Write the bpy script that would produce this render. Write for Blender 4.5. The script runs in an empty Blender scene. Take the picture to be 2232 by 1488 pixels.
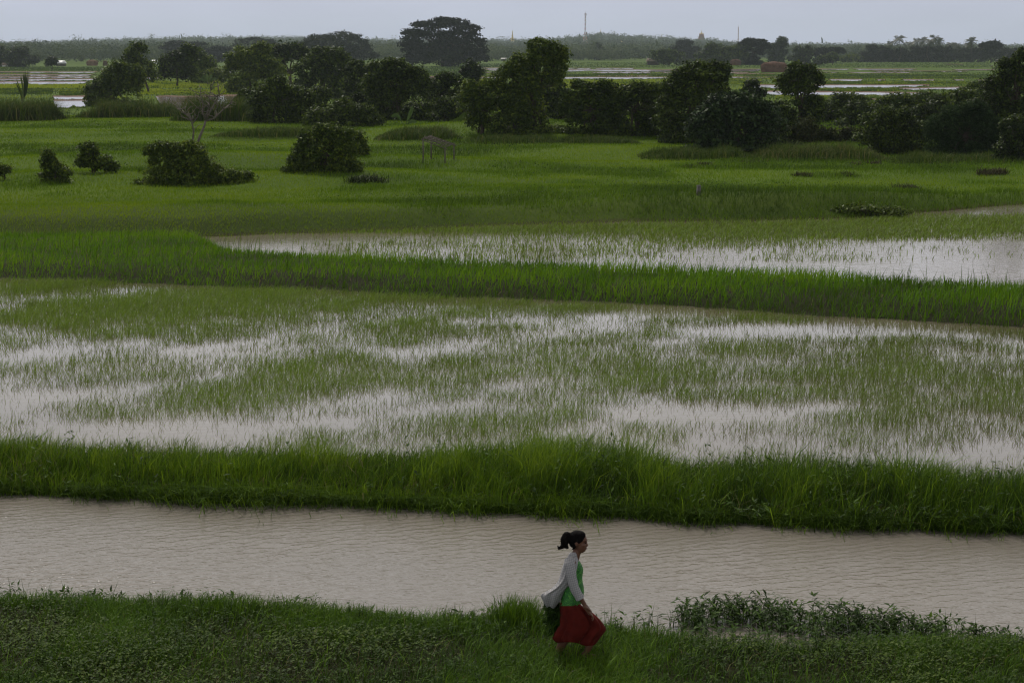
import bpy, math
import numpy as np
from math import radians, sin, cos, tan, atan, pi, sqrt

# ------------------------------------------------------------------ camera, sky, sun, exposure
F, CX, CY, HC = 4340.0, 1116.0, 744.0, 7.0          # focal length in photo pixels, photo centre, camera height
PITCH = atan((744 - 108) / F)
scn = bpy.context.scene
col = scn.collection
cam_d = bpy.data.cameras.new('camera'); cam = bpy.data.objects.new('camera', cam_d); col.objects.link(cam)
cam.location = (0, 0, HC); cam.rotation_euler = (pi / 2 - PITCH, 0, 0)
cam_d.sensor_width = 36; cam_d.lens = F / 2232 * 36; cam_d.clip_start = 0.5; cam_d.clip_end = 12000
scn.camera = cam

SUN_EL, SUN_AZ = radians(52), radians(-20)            # behind thin cloud, beyond the fields
w = bpy.data.worlds.new('World'); scn.world = w; w.use_nodes = True
nt = w.node_tree; nt.nodes.clear()
def N(t, **k):
    n = nt.nodes.new(t)
    for a, b in k.items(): setattr(n, a, b)
    return n
sky = N('ShaderNodeTexSky', sky_type='NISHITA', sun_disc=False, sun_elevation=SUN_EL, sun_rotation=SUN_AZ, dust_density=3.0, air_density=1.0)
tc = N('ShaderNodeTexCoord'); sep = N('ShaderNodeSeparateXYZ'); nt.links.new(tc.outputs['Generated'], sep.inputs[0])
# low sky band raised to brighten water; unseen sky overhead dimmed to deepen the land
grad = N('ShaderNodeValToRGB'); ce = grad.color_ramp.elements
for i, (p_, c_) in enumerate([(0.0, (.500, .540, .690)), (.05, (.57, .60, .72)), (.11, (.86, .87, .92)), (.22, (.88, .87, .88)), (.34, (.72, .70, .68)), (.52, (.36, .355, .34)), (1.0, (.24, .24, .236))]):
    x = ce[i] if i < 2 else ce.new(p_)
    x.position = p_; x.color = (*c_, 1)
nt.links.new(sep.outputs[2], grad.inputs[0])
mp = N('ShaderNodeMapping'); mp.inputs['Scale'].default_value = (1.2, 1.2, 5.0); nt.links.new(tc.outputs['Generated'], mp.inputs[0])
cn = N('ShaderNodeTexNoise'); cn.inputs['Scale'].default_value = 5.0; cn.inputs['Detail'].default_value = 5
nt.links.new(mp.outputs[0], cn.inputs['Vector'])
cr = N('ShaderNodeMapRange'); cr.inputs['From Min'].default_value = .3; cr.inputs['From Max'].default_value = .7
cr.inputs['To Min'].default_value = .93; cr.inputs['To Max'].default_value = 1.07
nt.links.new(cn.outputs[0], cr.inputs[0])
mul = N('ShaderNodeMath', operation='MULTIPLY'); mul.inputs[1].default_value = 10.0; nt.links.new(cr.outputs[0], mul.inputs[0])
cloud = N('ShaderNodeVectorMath', operation='SCALE'); nt.links.new(grad.outputs[0], cloud.inputs[0])
nt.links.new(mul.outputs[0], cloud.inputs['Scale'])
mixs = N('ShaderNodeMix', data_type='RGBA'); mixs.inputs[0].default_value = 0.94
nt.links.new(sky.outputs[0], mixs.inputs[6]); nt.links.new(cloud.outputs[0], mixs.inputs[7])
bg = N('ShaderNodeBackground'); bg.inputs[1].default_value = 0.1
nt.links.new(mixs.outputs[2], bg.inputs[0])
wo = N('ShaderNodeOutputWorld'); nt.links.new(bg.outputs[0], wo.inputs[0])

sl = bpy.data.lights.new('sun', 'SUN'); sun = bpy.data.objects.new('sun', sl); col.objects.link(sun)
sl.energy = 2.7; sl.angle = radians(12); sl.color = (1.0, 0.95, 0.86)
# the sun stands at azimuth SUN_AZ from +Y (towards +X positive), elevation SUN_EL
sd = (sin(SUN_AZ) * cos(SUN_EL), cos(SUN_AZ) * cos(SUN_EL), sin(SUN_EL))
from mathutils import Vector
sun.rotation_euler = Vector(sd).to_track_quat('Z', 'Y').to_euler()

vs = scn.view_settings; vs.view_transform = 'Standard'; vs.look = 'None'; vs.exposure = 0.0; vs.gamma = 1.0; vs.use_curve_mapping = False
scn.render.engine = 'CYCLES'
cy = scn.cycles
cy.max_bounces = 5; cy.diffuse_bounces = 3; cy.glossy_bounces = 2; cy.transmission_bounces = 2; cy.volume_bounces = 1; cy.transparent_max_bounces = 4
cy.use_denoising = True
try: cy.denoiser = 'OPENIMAGEDENOISE'
except Exception: pass
cy.caustics_reflective = False; cy.caustics_refractive = False
cy.sample_clamp_indirect = 4
cy.filter_width = 1.2

# ------------------------------------------------------------------ projection helpers
rng = np.random.default_rng(11)
CP, SP = cos(PITCH), sin(PITCH)
def at(px, py, z=0.0):
    px = np.asarray(px, float); py = np.asarray(py, float)
    r = (px - CX) / F; u = -(py - CY) / F
    dx = r; dy = CP + u * SP; dz = -SP + u * CP
    t = (z - HC) / dz
    return dx * t, dy * t
def at_y(px, py, Y):
    r = (px - CX) / F; u = -(py - CY) / F
    dy = CP + u * SP; dz = -SP + u * CP
    t = Y / dy
    return r * t, HC + dz * t
def proj(X, Y, Z):
    d = Y * CP - (Z - HC) * SP; up = Y * SP + (Z - HC) * CP
    return CX + F * X / d, CY - F * up / d
def ppm(Y): return F / (Y * CP + HC * SP)

# ------------------------------------------------------------------ noise
_perm = np.random.default_rng(3).permutation(512)
def _h(ix, iy): return _perm[(_perm[ix & 511] + iy) & 511] / 511.0
def vnoise(x, y):
    x = np.asarray(x, float); y = np.asarray(y, float)
    ix = np.floor(x).astype(int); iy = np.floor(y).astype(int)
    fx = x - ix; fy = y - iy
    fx = fx * fx * (3 - 2 * fx); fy = fy * fy * (3 - 2 * fy)
    a = _h(ix, iy); b = _h(ix + 1, iy); c = _h(ix, iy + 1); d = _h(ix + 1, iy + 1)
    return (a * (1 - fx) + b * fx) * (1 - fy) + (c * (1 - fx) + d * fx) * fy
def fbm(x, y, o=4):
    s = 0; a = .5; t = 0
    for i in range(o):
        s = s + a * vnoise(x * 2 ** i + 17.3 * i, y * 2 ** i + 5.1 * i); t += a; a *= .5
    return s / t
def sm(x): x = np.clip(x, 0, 1); return x * x * (3 - 2 * x)

# ------------------------------------------------------------------ mesh and object helpers
def mesh(name, V, faces, mat=None, attrs=None, smooth=False):
    """faces: list of int arrays (n,3) or (n,4)"""
    me = bpy.data.meshes.new(name)
    V = np.asarray(V, np.float32).reshape(-1, 3)
    faces = [np.asarray(f, np.int32) for f in faces if len(f)]
    me.vertices.add(len(V)); me.vertices.foreach_set('co', V.ravel())
    li = np.concatenate([f.ravel() for f in faces]); tot = np.concatenate([np.full(len(f), f.shape[1], np.int32) for f in faces])
    st = np.concatenate([[0], np.cumsum(tot)[:-1]]).astype(np.int32)
    me.loops.add(len(li)); me.loops.foreach_set('vertex_index', li)
    me.polygons.add(len(tot)); me.polygons.foreach_set('loop_start', st)
    if smooth: me.polygons.foreach_set('use_smooth', np.ones(len(tot), bool))
    for k, a in (attrs or {}).items():
        at_ = me.attributes.new(k, 'FLOAT', 'POINT'); at_.data.foreach_set('value', np.asarray(a, np.float32))
    me.update(calc_edges=True)
    if mat: me.materials.append(mat)
    return me
def link(name, me, parent=None, loc=None):
    o = bpy.data.objects.new(name, me); col.objects.link(o)
    if parent: o.parent = parent
    if loc is not None: o.location = loc
    return o
def tag(o, label=None, cat=None, group=None, kind=None):
    if label: o['label'] = label
    if cat: o['category'] = cat
    if group: o['group'] = group
    if kind: o['kind'] = kind
    return o
def empty(name, loc, label, cat, group=None):
    o = bpy.data.objects.new(name, None); col.objects.link(o); o.location = loc; o.empty_display_size = .3
    return tag(o, label, cat, group)

class MB:
    """collects shapes into one mesh"""
    def __init__(s): s.V = []; s.Q = []; s.T = []; s.n = 0; s.R = []
    def add(s, V, Q=(), T=(), r=0.5):
        V = np.asarray(V, float).reshape(-1, 3)
        if len(Q): s.Q.append(np.asarray(Q, int).reshape(-1, 4) + s.n)
        if len(T): s.T.append(np.asarray(T, int).reshape(-1, 3) + s.n)
        s.V.append(V); s.n += len(V)
        s.R.append(np.broadcast_to(np.asarray(r, float), (len(V),)))
    def box(s, c, d, rz=0.0, top=1.0, r=.5):
        x, y, z = d[0] / 2, d[1] / 2, d[2] / 2
        P = np.array([(-x, -y, -z), (x, -y, -z), (x, y, -z), (-x, y, -z), (-x * top, -y * top, z), (x * top, -y * top, z), (x * top, y * top, z), (-x * top, y * top, z)])
        ca, sa = cos(rz), sin(rz)
        P = np.c_[P[:, 0] * ca - P[:, 1] * sa, P[:, 0] * sa + P[:, 1] * ca, P[:, 2]] + np.asarray(c)
        s.add(P, [(0, 3, 2, 1), (4, 5, 6, 7), (0, 1, 5, 4), (1, 2, 6, 5), (2, 3, 7, 6), (3, 0, 4, 7)], r=r)
    def tube(s, pts, rad, k=6, r=.5, cap=True):
        pts = np.asarray(pts, float); n = len(pts); rad = np.broadcast_to(np.asarray(rad, float), (n,))
        tan_ = np.gradient(pts, axis=0); tan_ /= np.linalg.norm(tan_, axis=1)[:, None] + 1e-9
        ref = np.array((0, 0, 1.0)) if abs(tan_[0, 2]) < .9 else np.array((1.0, 0, 0))
        u = np.cross(tan_, ref); u /= np.linalg.norm(u, axis=1)[:, None] + 1e-9
        v = np.cross(tan_, u)
        a = np.arange(k) / k * 2 * pi
        V = pts[:, None] + rad[:, None, None] * (np.cos(a)[None, :, None] * u[:, None] + np.sin(a)[None, :, None] * v[:, None])
        i = np.arange(n - 1)[:, None] * k; j = np.arange(k)[None]; jn = (j + 1) % k
        Q = np.stack([i + j, i + jn, i + k + jn, i + k + j], -1).reshape(-1, 4)
        V = V.reshape(-1, 3); T = []
        if cap:
            V = np.r_[V, pts[[0]], pts[[-1]]]
            T = [(n * k, (q + 1) % k, q) for q in range(k)] + [(n * k + 1, (n - 1) * k + q, (n - 1) * k + (q + 1) % k) for q in range(k)]
        s.add(V, Q, T, r)
    def lathe(s, prof, c=(0, 0, 0), k=24, sx=1, sy=1, r=.5, jit=0):
        prof = np.asarray(prof, float); n = len(prof); a = np.arange(k) / k * 2 * pi
        rr = prof[:, 0][:, None] * (1 + jit * rng.standard_normal((n, k)))
        V = np.stack([rr * np.cos(a) * sx, rr * np.sin(a) * sy, np.broadcast_to(prof[:, 1][:, None], (n, k)) + jit * .3 * rng.standard_normal((n, k))], -1)
        i = np.arange(n - 1)[:, None] * k; j = np.arange(k)[None]; jn = (j + 1) % k
        Q = np.stack([i + j, i + jn, i + k + jn, i + k + j], -1).reshape(-1, 4)
        s.add(V.reshape(-1, 3) + np.asarray(c), Q, r=r)
    def ball(s, c, rad, k=12, r=.5):
        rad = np.broadcast_to(np.asarray(rad, float), (3,))
        t = np.linspace(0, pi, k // 2 + 1)
        prof = np.c_[np.sin(t), -np.cos(t)]; prof[0, 0] = prof[-1, 0] = 1e-3
        m = MB(); m.lathe(prof, k=k); V = m.V[0] * rad + np.asarray(c)
        s.add(V, m.Q[0], r=r)
    def cone(s, a, b, ra, rb, k=10, r=.5):
        a = np.asarray(a, float); b = np.asarray(b, float)
        s.tube([a, a + (b - a) * .5, b], [ra, (ra + rb) / 2, rb], k, r); s.ball(a, ra, 10, r); s.ball(b, rb, 10, r)
    def me(s, name, mat, smooth=False, off=None):
        V = np.concatenate(s.V)
        if off is not None: V = V - np.asarray(off)
        return mesh(name, V, [np.concatenate(x) for x in (s.Q, s.T) if x], mat, {'rnd': np.concatenate(s.R)}, smooth)
    def build(s, name, mat, parent=None, smooth=False, off=None):
        return link(name, s.me(name, mat, smooth, off), parent)

# ------------------------------------------------------------------ materials
def new_mat(name):
    m = bpy.data.materials.new(name); m.use_nodes = True; m.node_tree.nodes.clear(); return m, m.node_tree
def foliage(name, c0, c1, c2, rough=.5, trans=.25, scale=.8, spec=.4, namp=.5):
    """leaf colour runs c0..c2 along the leaf's own random tone, plus soft patches"""
    m, t = new_mat(name); n = t.nodes; L = t.links.new
    a = n.new('ShaderNodeAttribute'); a.attribute_name = 'rnd'
    g = n.new('ShaderNodeNewGeometry'); nz = n.new('ShaderNodeTexNoise'); nz.inputs['Scale'].default_value = scale; nz.inputs['Detail'].default_value = 3
    L(g.outputs['Position'], nz.inputs['Vector'])
    ma = n.new('ShaderNodeMath'); ma.operation = 'MULTIPLY_ADD'; ma.inputs[1].default_value = namp; ma.inputs[2].default_value = -namp / 2
    L(nz.outputs[0], ma.inputs[0])
    ad = n.new('ShaderNodeMath'); ad.operation = 'ADD'; L(ma.outputs[0], ad.inputs[0]); L(a.outputs['Fac'], ad.inputs[1])
    r = n.new('ShaderNodeValToRGB'); e = r.color_ramp.elements
    e[0].position = 0.05; e[0].color = (*c0, 1); e[1].position = .95; e[1].color = (*c2, 1); x = e.new(.5); x.color = (*c1, 1)
    L(ad.outputs[0], r.inputs[0])
    p = n.new('ShaderNodeBsdfPrincipled'); p.inputs['Roughness'].default_value = rough; p.inputs['Specular IOR Level'].default_value = spec
    L(r.outputs[0], p.inputs['Base Color'])
    o = n.new('ShaderNodeOutputMaterial')
    if trans > 0:
        tr = n.new('ShaderNodeBsdfTranslucent'); hs = n.new('ShaderNodeHueSaturation'); hs.inputs['Hue'].default_value = .485; hs.inputs['Value'].default_value = 1.2
        L(r.outputs[0], hs.inputs['Color']); L(hs.outputs[0], tr.inputs[0])
        mx = n.new('ShaderNodeMixShader'); mx.inputs[0].default_value = trans
        L(p.outputs[0], mx.inputs[1]); L(tr.outputs[0], mx.inputs[2]); L(mx.outputs[0], o.inputs[0])
    else: L(p.outputs[0], o.inputs[0])
    return m
def plain(name, c, rough=.7, var=.25, scale=6, metal=0, spec=.3, bump=0):
    m, t = new_mat(name); n = t.nodes; L = t.links.new
    g = n.new('ShaderNodeTexCoord'); nz = n.new('ShaderNodeTexNoise'); nz.inputs['Scale'].default_value = scale; nz.inputs['Detail'].default_value = 5
    L(g.outputs['Object'], nz.inputs['Vector'])
    r = n.new('ShaderNodeValToRGB'); e = r.color_ramp.elements
    e[0].position = .3; e[0].color = (*[x * (1 - var) for x in c], 1); e[1].position = .7; e[1].color = (*[x * (1 + var) for x in c], 1)
    L(nz.outputs[0], r.inputs[0])
    p = n.new('ShaderNodeBsdfPrincipled'); p.inputs['Roughness'].default_value = rough; p.inputs['Metallic'].default_value = metal; p.inputs['Specular IOR Level'].default_value = spec
    L(r.outputs[0], p.inputs['Base Color'])
    if bump:
        b = n.new('ShaderNodeBump'); b.inputs['Strength'].default_value = bump; L(nz.outputs[0], b.inputs['Height']); L(b.outputs[0], p.inputs['Normal'])
    o = n.new('ShaderNodeOutputMaterial'); L(p.outputs[0], o.inputs[0])
    return m
def water(name, c, bump, wl, ang, wstr=.6, rough=.04, nscale=3.0, c2=None):
    m, t = new_mat(name); n = t.nodes; L = t.links.new
    g = n.new('ShaderNodeNewGeometry')
    mp = n.new('ShaderNodeMapping'); mp.inputs['Rotation'].default_value = (0, 0, ang); L(g.outputs['Position'], mp.inputs[0])
    wv = n.new('ShaderNodeTexWave'); wv.wave_type = 'BANDS'; wv.bands_direction = 'Y'; wv.wave_profile = 'SIN'
    wv.inputs['Scale'].default_value = 2 * pi / (20 * wl); wv.inputs['Distortion'].default_value = 9.0; wv.inputs['Detail'].default_value = 3.5
    wv.inputs['Detail Scale'].default_value = 1.6; wv.inputs['Detail Roughness'].default_value = .6
    L(mp.outputs[0], wv.inputs['Vector'])
    mp2 = n.new('ShaderNodeMapping'); mp2.inputs['Rotation'].default_value = (0, 0, ang); mp2.inputs['Scale'].default_value = (.8, 2.6, 1); L(g.outputs['Position'], mp2.inputs[0])
    nz = n.new('ShaderNodeTexNoise'); nz.inputs['Scale'].default_value = nscale; nz.inputs['Detail'].default_value = 3; nz.inputs['Roughness'].default_value = .55
    L(mp2.outputs[0], nz.inputs['Vector'])
    big = n.new('ShaderNodeTexNoise'); big.inputs['Scale'].default_value = .22; big.inputs['Detail'].default_value = 2; L(g.outputs['Position'], big.inputs['Vector'])
    bm = n.new('ShaderNodeMapRange'); bm.inputs['From Min'].default_value = .35; bm.inputs['From Max'].default_value = .65; bm.inputs['To Min'].default_value = .3; bm.inputs['To Max'].default_value = 1
    L(big.outputs[0], bm.inputs[0])
    wm = n.new('ShaderNodeMath'); wm.operation = 'MULTIPLY'; L(wv.outputs['Fac'], wm.inputs[0]); L(bm.outputs[0], wm.inputs[1])
    wm2 = n.new('ShaderNodeMath'); wm2.operation = 'MULTIPLY_ADD'; L(wm.outputs[0], wm2.inputs[0]); wm2.inputs[1].default_value = wstr; L(nz.outputs[0], wm2.inputs[2])
    b = n.new('ShaderNodeBump'); b.inputs['Strength'].default_value = 1; b.inputs['Distance'].default_value = bump
    L(wm2.outputs[0], b.inputs['Height'])
    p = n.new('ShaderNodeBsdfPrincipled'); p.inputs['IOR'].default_value = 1.333; p.inputs['Roughness'].default_value = rough
    r = n.new('ShaderNodeValToRGB'); e = r.color_ramp.elements; e[0].color = (*c, 1); e[1].color = (*(c2 or c), 1); e[0].position = .35; e[1].position = .65
    L(big.outputs[0], r.inputs[0]); L(r.outputs[0], p.inputs['Base Color'])
    L(b.outputs[0], p.inputs['Normal'])
    o = n.new('ShaderNodeOutputMaterial'); L(p.outputs[0], o.inputs[0])
    return m

# ------------------------------------------------------------------ shorelines (traced on the water plane, then kept as world curves)
def curve(pts, z=0.0):
    p = np.array(pts, float); X, Y = at(p[:, 0], p[:, 1], z)
    o = np.argsort(X); X, Y = X[o], Y[o]
    def f(x):
        x = np.asarray(x, float); y = np.interp(x, X, Y)
        sl0 = (Y[1] - Y[0]) / (X[1] - X[0]); sl1 = (Y[-1] - Y[-2]) / (X[-1] - X[-2])
        y = np.where(x < X[0], Y[0] + (x - X[0]) * np.clip(sl0, -.3, .3), y)
        return np.where(x > X[-1], Y[-1] + (x - X[-1]) * np.clip(sl1, -.3, .3), y)
    return f
C1P = [(0,1345),(300,1355),(600,1366),(900,1385),(1100,1392),(1200,1405),(1330,1418),(1450,1430),(1600,1441),(1800,1448),(2000,1448),(2232,1457)]
TOPP = np.array([(0,1268),(200,1280),(400,1300),(620,1325),(900,1345),(1050,1362),(1180,1385),(1330,1335),(1440,1325),(1560,1298),(1750,1305),(1900,1325),(2050,1345),(2232,1380)], float)
c1, c2 = curve(C1P), curve([(0,1078),(250,1082),(500,1095),(750,1098),(1000,1108),(1250,1120),(1500,1136),(1800,1150),(2232,1163)])
c3 = curve([(0,1012),(300,1016),(500,1026),(700,1034),(1000,1036),(1300,1042),(1700,1064),(1900,1082),(2232,1098)])
c4 = curve([(0,611),(200,615),(500,628),(750,637),(1000,650),(1200,657),(1400,668),(1600,678),(1800,694),(2232,722)])
c5 = curve([(-500,520.5),(420,520.5),(440,528),(500,556),(700,567),(900,580),(1200,590),(1500,602),(1800,615),(2232,636)])
c6 = curve([(-500,520),(420,520),(440,518),(560,514),(700,509),(900,502),(1200,491),(1500,486),(1760,482),(1900,476),(2000,467),(2120,457),(2232,446)])
def jig(x, s, a): return a * (fbm(np.asarray(x) * s, np.asarray(x) * 0 + 3.3 * s, 3) - .5)
def wdist(X, Y):
    a = np.minimum(Y - c1(X) + jig(X, .9, .5), c2(X) + jig(X, .5, .5) - Y)
    b = np.minimum(Y - c3(X) + jig(X, .7, .7), c4(X) + jig(X, .3, 1.2) - Y)
    c = np.minimum(Y - c5(X) + jig(X, .25, 1.5), c6(X) + jig(X, .2, 2.0) - Y)
    return np.maximum(np.maximum(a, b), c)
MOUNDS = []
for px, py, sx, sy, h in [(1000,300,9,7,.9),(1260,300,8,6,.8),(760,395,6,4,.55),(400,350,10,6,.5),(1560,335,9,6,.35),(500,460,12,5,.25),(1250,425,10,5,.3),(1750,440,9,4,.35),(100,390,9,5,.35),(900,360,8,5,.4)]:
    x, y = at(px, py, .5); MOUNDS.append((float(x), float(y), sx, sy, h))
def gz(X, Y):
    X = np.asarray(X, float); Y = np.asarray(Y, float)
    s = -wdist(X, Y)
    hl = np.where(Y < c1(X) + .1, .42, np.where(Y < (c2(X) + c4(X)) / 2, .24, np.where(Y < c5(X), .30, .5)))
    und = (fbm(X * .06, Y * .13, 3) - .5)
    f = sm((Y - 72) / 15) * (1 - sm((Y - 185) / 30))
    hl = hl + f * und * .55
    for mx, my, sx, sy, h in MOUNDS: hl = hl + h * np.exp(-((X - mx) / sx) ** 2 - ((Y - my) / sy) ** 2)
    hl = hl * (1 - sm((Y - 190) / 30))
    hl = hl + .06 * (fbm(X * 1.1, Y * 1.1, 2) - .5) * (Y < 90)
    z = np.where(s > 0, hl * sm(s / np.where(Y < 40, .8, 2.2)), -.4 * sm(-s / 1.0))
    # the low hill behind the plain
    a = X / np.maximum(Y, 1) * F + CX
    crest = np.interp(a, [-400,0,100,200,300,430,550,650,780,850,1060,1150,1240,1300,1400,1480,1560,1600,1700,1850,2232,2700], [99,100,99,96,93,89,88,90,93,94,95,95,89,82,88,92,95,99,103,105,106,106])
    hh = np.maximum((108 - crest) * 3800 / F + 2.0, 0)
    z = z + hh * sm((Y - 1400) / 2400) * (1 - sm((Y - 4200) / 900))
    return z - .05 * sm((Y - 185) / 20)

_Yr = np.exp(np.linspace(np.log(16), np.log(1500), 4000))
def hit(px, py):
    X, Z = at_y(px, py, _Yr); g = gz(X, _Yr); i = int(np.argmax(Z <= g))
    return float(X[i]), float(_Yr[i]), float(g[i])

# ------------------------------------------------------------------ ground sheet
rows = [-30, 0, 8, 12, 15]
while rows[-1] < 110: rows.append(rows[-1] * 1.0085)
while rows[-1] < 260: rows.append(rows[-1] * 1.014)
while rows[-1] < 5700: rows.append(rows[-1] * 1.025)
rows = np.array(rows); nc = 281
half = np.where(rows < 15, 30, rows * .42 + 24)
GX = np.linspace(-1, 1, nc)[None] * half[:, None]; GY = np.broadcast_to(rows[:, None], GX.shape)
GZ = gz(GX, GY); GZ[:2] = .4
idx = np.arange(len(rows) * nc).reshape(len(rows), nc)
Q = np.stack([idx[:-1, :-1], idx[:-1, 1:], idx[1:, 1:], idx[1:, :-1]], -1).reshape(-1, 4)
def ground_mat():
    m, t = new_mat('meadow_ground'); n = t.nodes; L = t.links.new
    g = n.new('ShaderNodeNewGeometry')
    mp = n.new('ShaderNodeMapping'); mp.inputs['Scale'].default_value = (.035, .075, .3); L(g.outputs['Position'], mp.inputs[0])
    a = n.new('ShaderNodeTexNoise'); a.inputs['Scale'].default_value = 1; a.inputs['Detail'].default_value = 6; a.inputs['Roughness'].default_value = .65; L(mp.outputs[0], a.inputs['Vector'])
    b = n.new('ShaderNodeTexNoise'); b.inputs['Scale'].default_value = 5; b.inputs['Detail'].default_value = 4; L(g.outputs['Position'], b.inputs['Vector'])
    mm = n.new('ShaderNodeMix'); mm.inputs[0].default_value = .3; L(a.outputs[0], mm.inputs[2]); L(b.outputs[0], mm.inputs[3])
    r = n.new('ShaderNodeValToRGB'); e = r.color_ramp.elements
    e[0].position = .32; e[0].color = (.034, .060, .010, 1); e[1].position = .68; e[1].color = (.105, .155, .018, 1); x = e.new(.5); x.color = (.062, .105, .012, 1)
    L(mm.outputs[0], r.inputs[0])
    sp = n.new('ShaderNodeSeparateXYZ'); L(g.outputs['Position'], sp.inputs[0])
    mud = n.new('ShaderNodeMapRange'); mud.inputs['From Min'].default_value = .03; mud.inputs['From Max'].default_value = .16; mud.inputs['To Min'].default_value = 1; mud.inputs['To Max'].default_value = 0
    L(sp.outputs[2], mud.inputs[0])
    far = n.new('ShaderNodeMath'); far.operation = 'LESS_THAN'; far.inputs[1].default_value = 170; L(sp.outputs[1], far.inputs[0])
    mu2 = n.new('ShaderNodeMath'); mu2.operation = 'MULTIPLY'; L(mud.outputs[0], mu2.inputs[0]); L(far.outputs[0], mu2.inputs[1])
    mx = n.new('ShaderNodeMix'); mx.data_type = 'RGBA'; L(mu2.outputs[0], mx.inputs[0]); L(r.outputs[0], mx.inputs[6]); mx.inputs[7].default_value = (.06, .042, .026, 1)
    near = n.new('ShaderNodeMapRange'); near.inputs['From Min'].default_value = 60; near.inputs['From Max'].default_value = 95; near.inputs['To Min'].default_value = 1; near.inputs['To Max'].default_value = 0; L(sp.outputs[1], near.inputs[0])
    mz = n.new('ShaderNodeMix'); mz.data_type = 'RGBA'; L(near.outputs[0], mz.inputs[0]); L(mx.outputs[2], mz.inputs[6]); mz.inputs[7].default_value = (.020, .021, .009, 1)
    p = n.new('ShaderNodeBsdfPrincipled'); p.inputs['Roughness'].default_value = .9; p.inputs['Specular IOR Level'].default_value = .05
    L(mz.outputs[2], p.inputs['Base Color']); o = n.new('ShaderNodeOutputMaterial'); L(p.outputs[0], o.inputs[0])
    return m
tag(link('ground', mesh('ground', np.stack([GX, GY, GZ], -1), [Q], ground_mat(), smooth=True)), kind='structure')

# ------------------------------------------------------------------ water sheets
def strip(name, xs, lo, hi, z, mat, n=10):
    t = np.linspace(0, 1, n)[:, None]
    Y = lo[None] * (1 - t) + hi[None] * t; X = np.broadcast_to(xs[None], Y.shape)
    V = np.stack([X, Y, np.full(Y.shape, z)], -1); i = np.arange(Y.size).reshape(Y.shape)
    Q = np.stack([i[:-1, :-1], i[:-1, 1:], i[1:, 1:], i[1:, :-1]], -1).reshape(-1, 4)
    return tag(link(name, mesh(name, V, [Q], mat)), kind='structure')
W_CANAL = water('muddy_canal_water', (.185, .164, .142), .0085, .22, radians(-22), .75, .04, 7.5, (.212, .188, .162))
W_PADDY = water('paddy_water', (.11, .09, .066), .0011, .4, radians(-8), .4, .03, 3.0, (.15, .125, .092))
W_POND = water('pond_water', (.18, .15, .125), .0050, .30, radians(-5), .5, .05, 4)
xs = np.linspace(-24, 24, 97); strip('canal_water', xs, c1(xs) - 1.2, c2(xs) + .7, .02, W_CANAL)
xs = np.linspace(-48, 48, 97); strip('paddy_water', xs, c3(xs) - .8, c4(xs) + 1.2, .02, W_PADDY)
xs = np.linspace(-16, 72, 89); strip('pond_water', xs, c5(xs) - 1.0, c6(xs) + 1.6, .02, W_POND)

# ------------------------------------------------------------------ grass and weeds
def blades(P, h, wd, az, lean, rnd, curl=.35):
    """one bent, tapering blade per root point"""
    n = len(P); h = np.broadcast_to(h, (n,)); wd = np.broadcast_to(wd, (n,)); lean = np.broadcast_to(lean, (n,))
    D = np.stack([np.cos(az), np.sin(az), 0 * az], -1); tw = rng.uniform(-.9, .9, n) + az + pi / 2
    S = np.stack([np.cos(tw), np.sin(tw), 0 * az], -1); U = np.array((0, 0, 1.0))
    l = (lean * h)[:, None]
    m = P + U * (h * .55)[:, None] + D * l * curl; tip = P + U * (h * (1 - .25 * np.clip(lean, 0, 2)))[:, None] + D * l
    hw = (wd / 2)[:, None]
    V = np.stack([P - S * hw, P + S * hw, m + S * hw * .85, m - S * hw * .85, tip], 1).reshape(-1, 3)
    b = np.arange(n)[:, None] * 5
    return V, b + np.array([[0, 1, 2, 3]]), b + np.array([[3, 2, 4]]), np.repeat(np.clip(rnd, 0, 1), 5)
def grass_obj(name, parts, mat, label, cat='grass'):
    Vs, Qs, Ts, Rs, o = [], [], [], [], 0
    for V, Q, T, R in parts:
        Vs.append(V); Rs.append(R); Ts.append(T + o)
        if len(Q): Qs.append(Q + o)
        o += len(V)
    fs = ([np.concatenate(Qs)] if Qs else []) + [np.concatenate(Ts)]
    me = mesh(name, np.concatenate(Vs), fs, mat, {'rnd': np.concatenate(Rs)})
    return tag(link(name, me), label, cat, kind='stuff')
def fan(n, y0, y1, logy=False, m=1.18, ex=2.2):
    Y = np.exp(rng.uniform(np.log(y0), np.log(y1), n)) if logy else np.sqrt(rng.uniform(y0 ** 2, y1 ** 2, n))
    return rng.uniform(-1, 1, n) * (.2572 * Y * m + ex), Y
def pts(X, Y, dz=-.02): return np.stack([X, Y, np.maximum(gz(X, Y), -.05) + dz], -1)
WIND = radians(25)
def azm(n, bias=.5): return np.where(rng.random(n) < bias, WIND + rng.normal(0, .7, n), rng.uniform(0, 2 * pi, n))
_lv = None
def leaflets(P, Dir, Nrm, ln, wd, rnd, fold=.25):
    """lance-shaped leaf folded along its midrib: root P, direction Dir, upper side Nrm"""
    n = len(P); S = np.cross(Dir, Nrm); S /= np.linalg.norm(S, axis=1)[:, None] + 1e-9
    ln = np.broadcast_to(ln, (n,))[:, None]; hw = np.broadcast_to(wd, (n,))[:, None] / 2
    mid = P + Dir * ln * .42; tip = P + Dir * ln - Nrm * ln * .12
    V = np.stack([P, mid - S * hw + Nrm * hw * fold, mid, mid + S * hw + Nrm * hw * fold, tip], 1).reshape(-1, 3)
    b = np.arange(n)[:, None] * 5
    T = np.concatenate([b + np.array([[0, 2, 1]]), b + np.array([[2, 4, 1]]), b + np.array([[0, 3, 2]]), b + np.array([[2, 3, 4]])])
    return V, np.zeros((0, 4), int), T, np.repeat(np.clip(rnd, 0, 1), 5)
def unit(v): return v / (np.linalg.norm(v, axis=-1, keepdims=True) + 1e-9)

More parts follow.
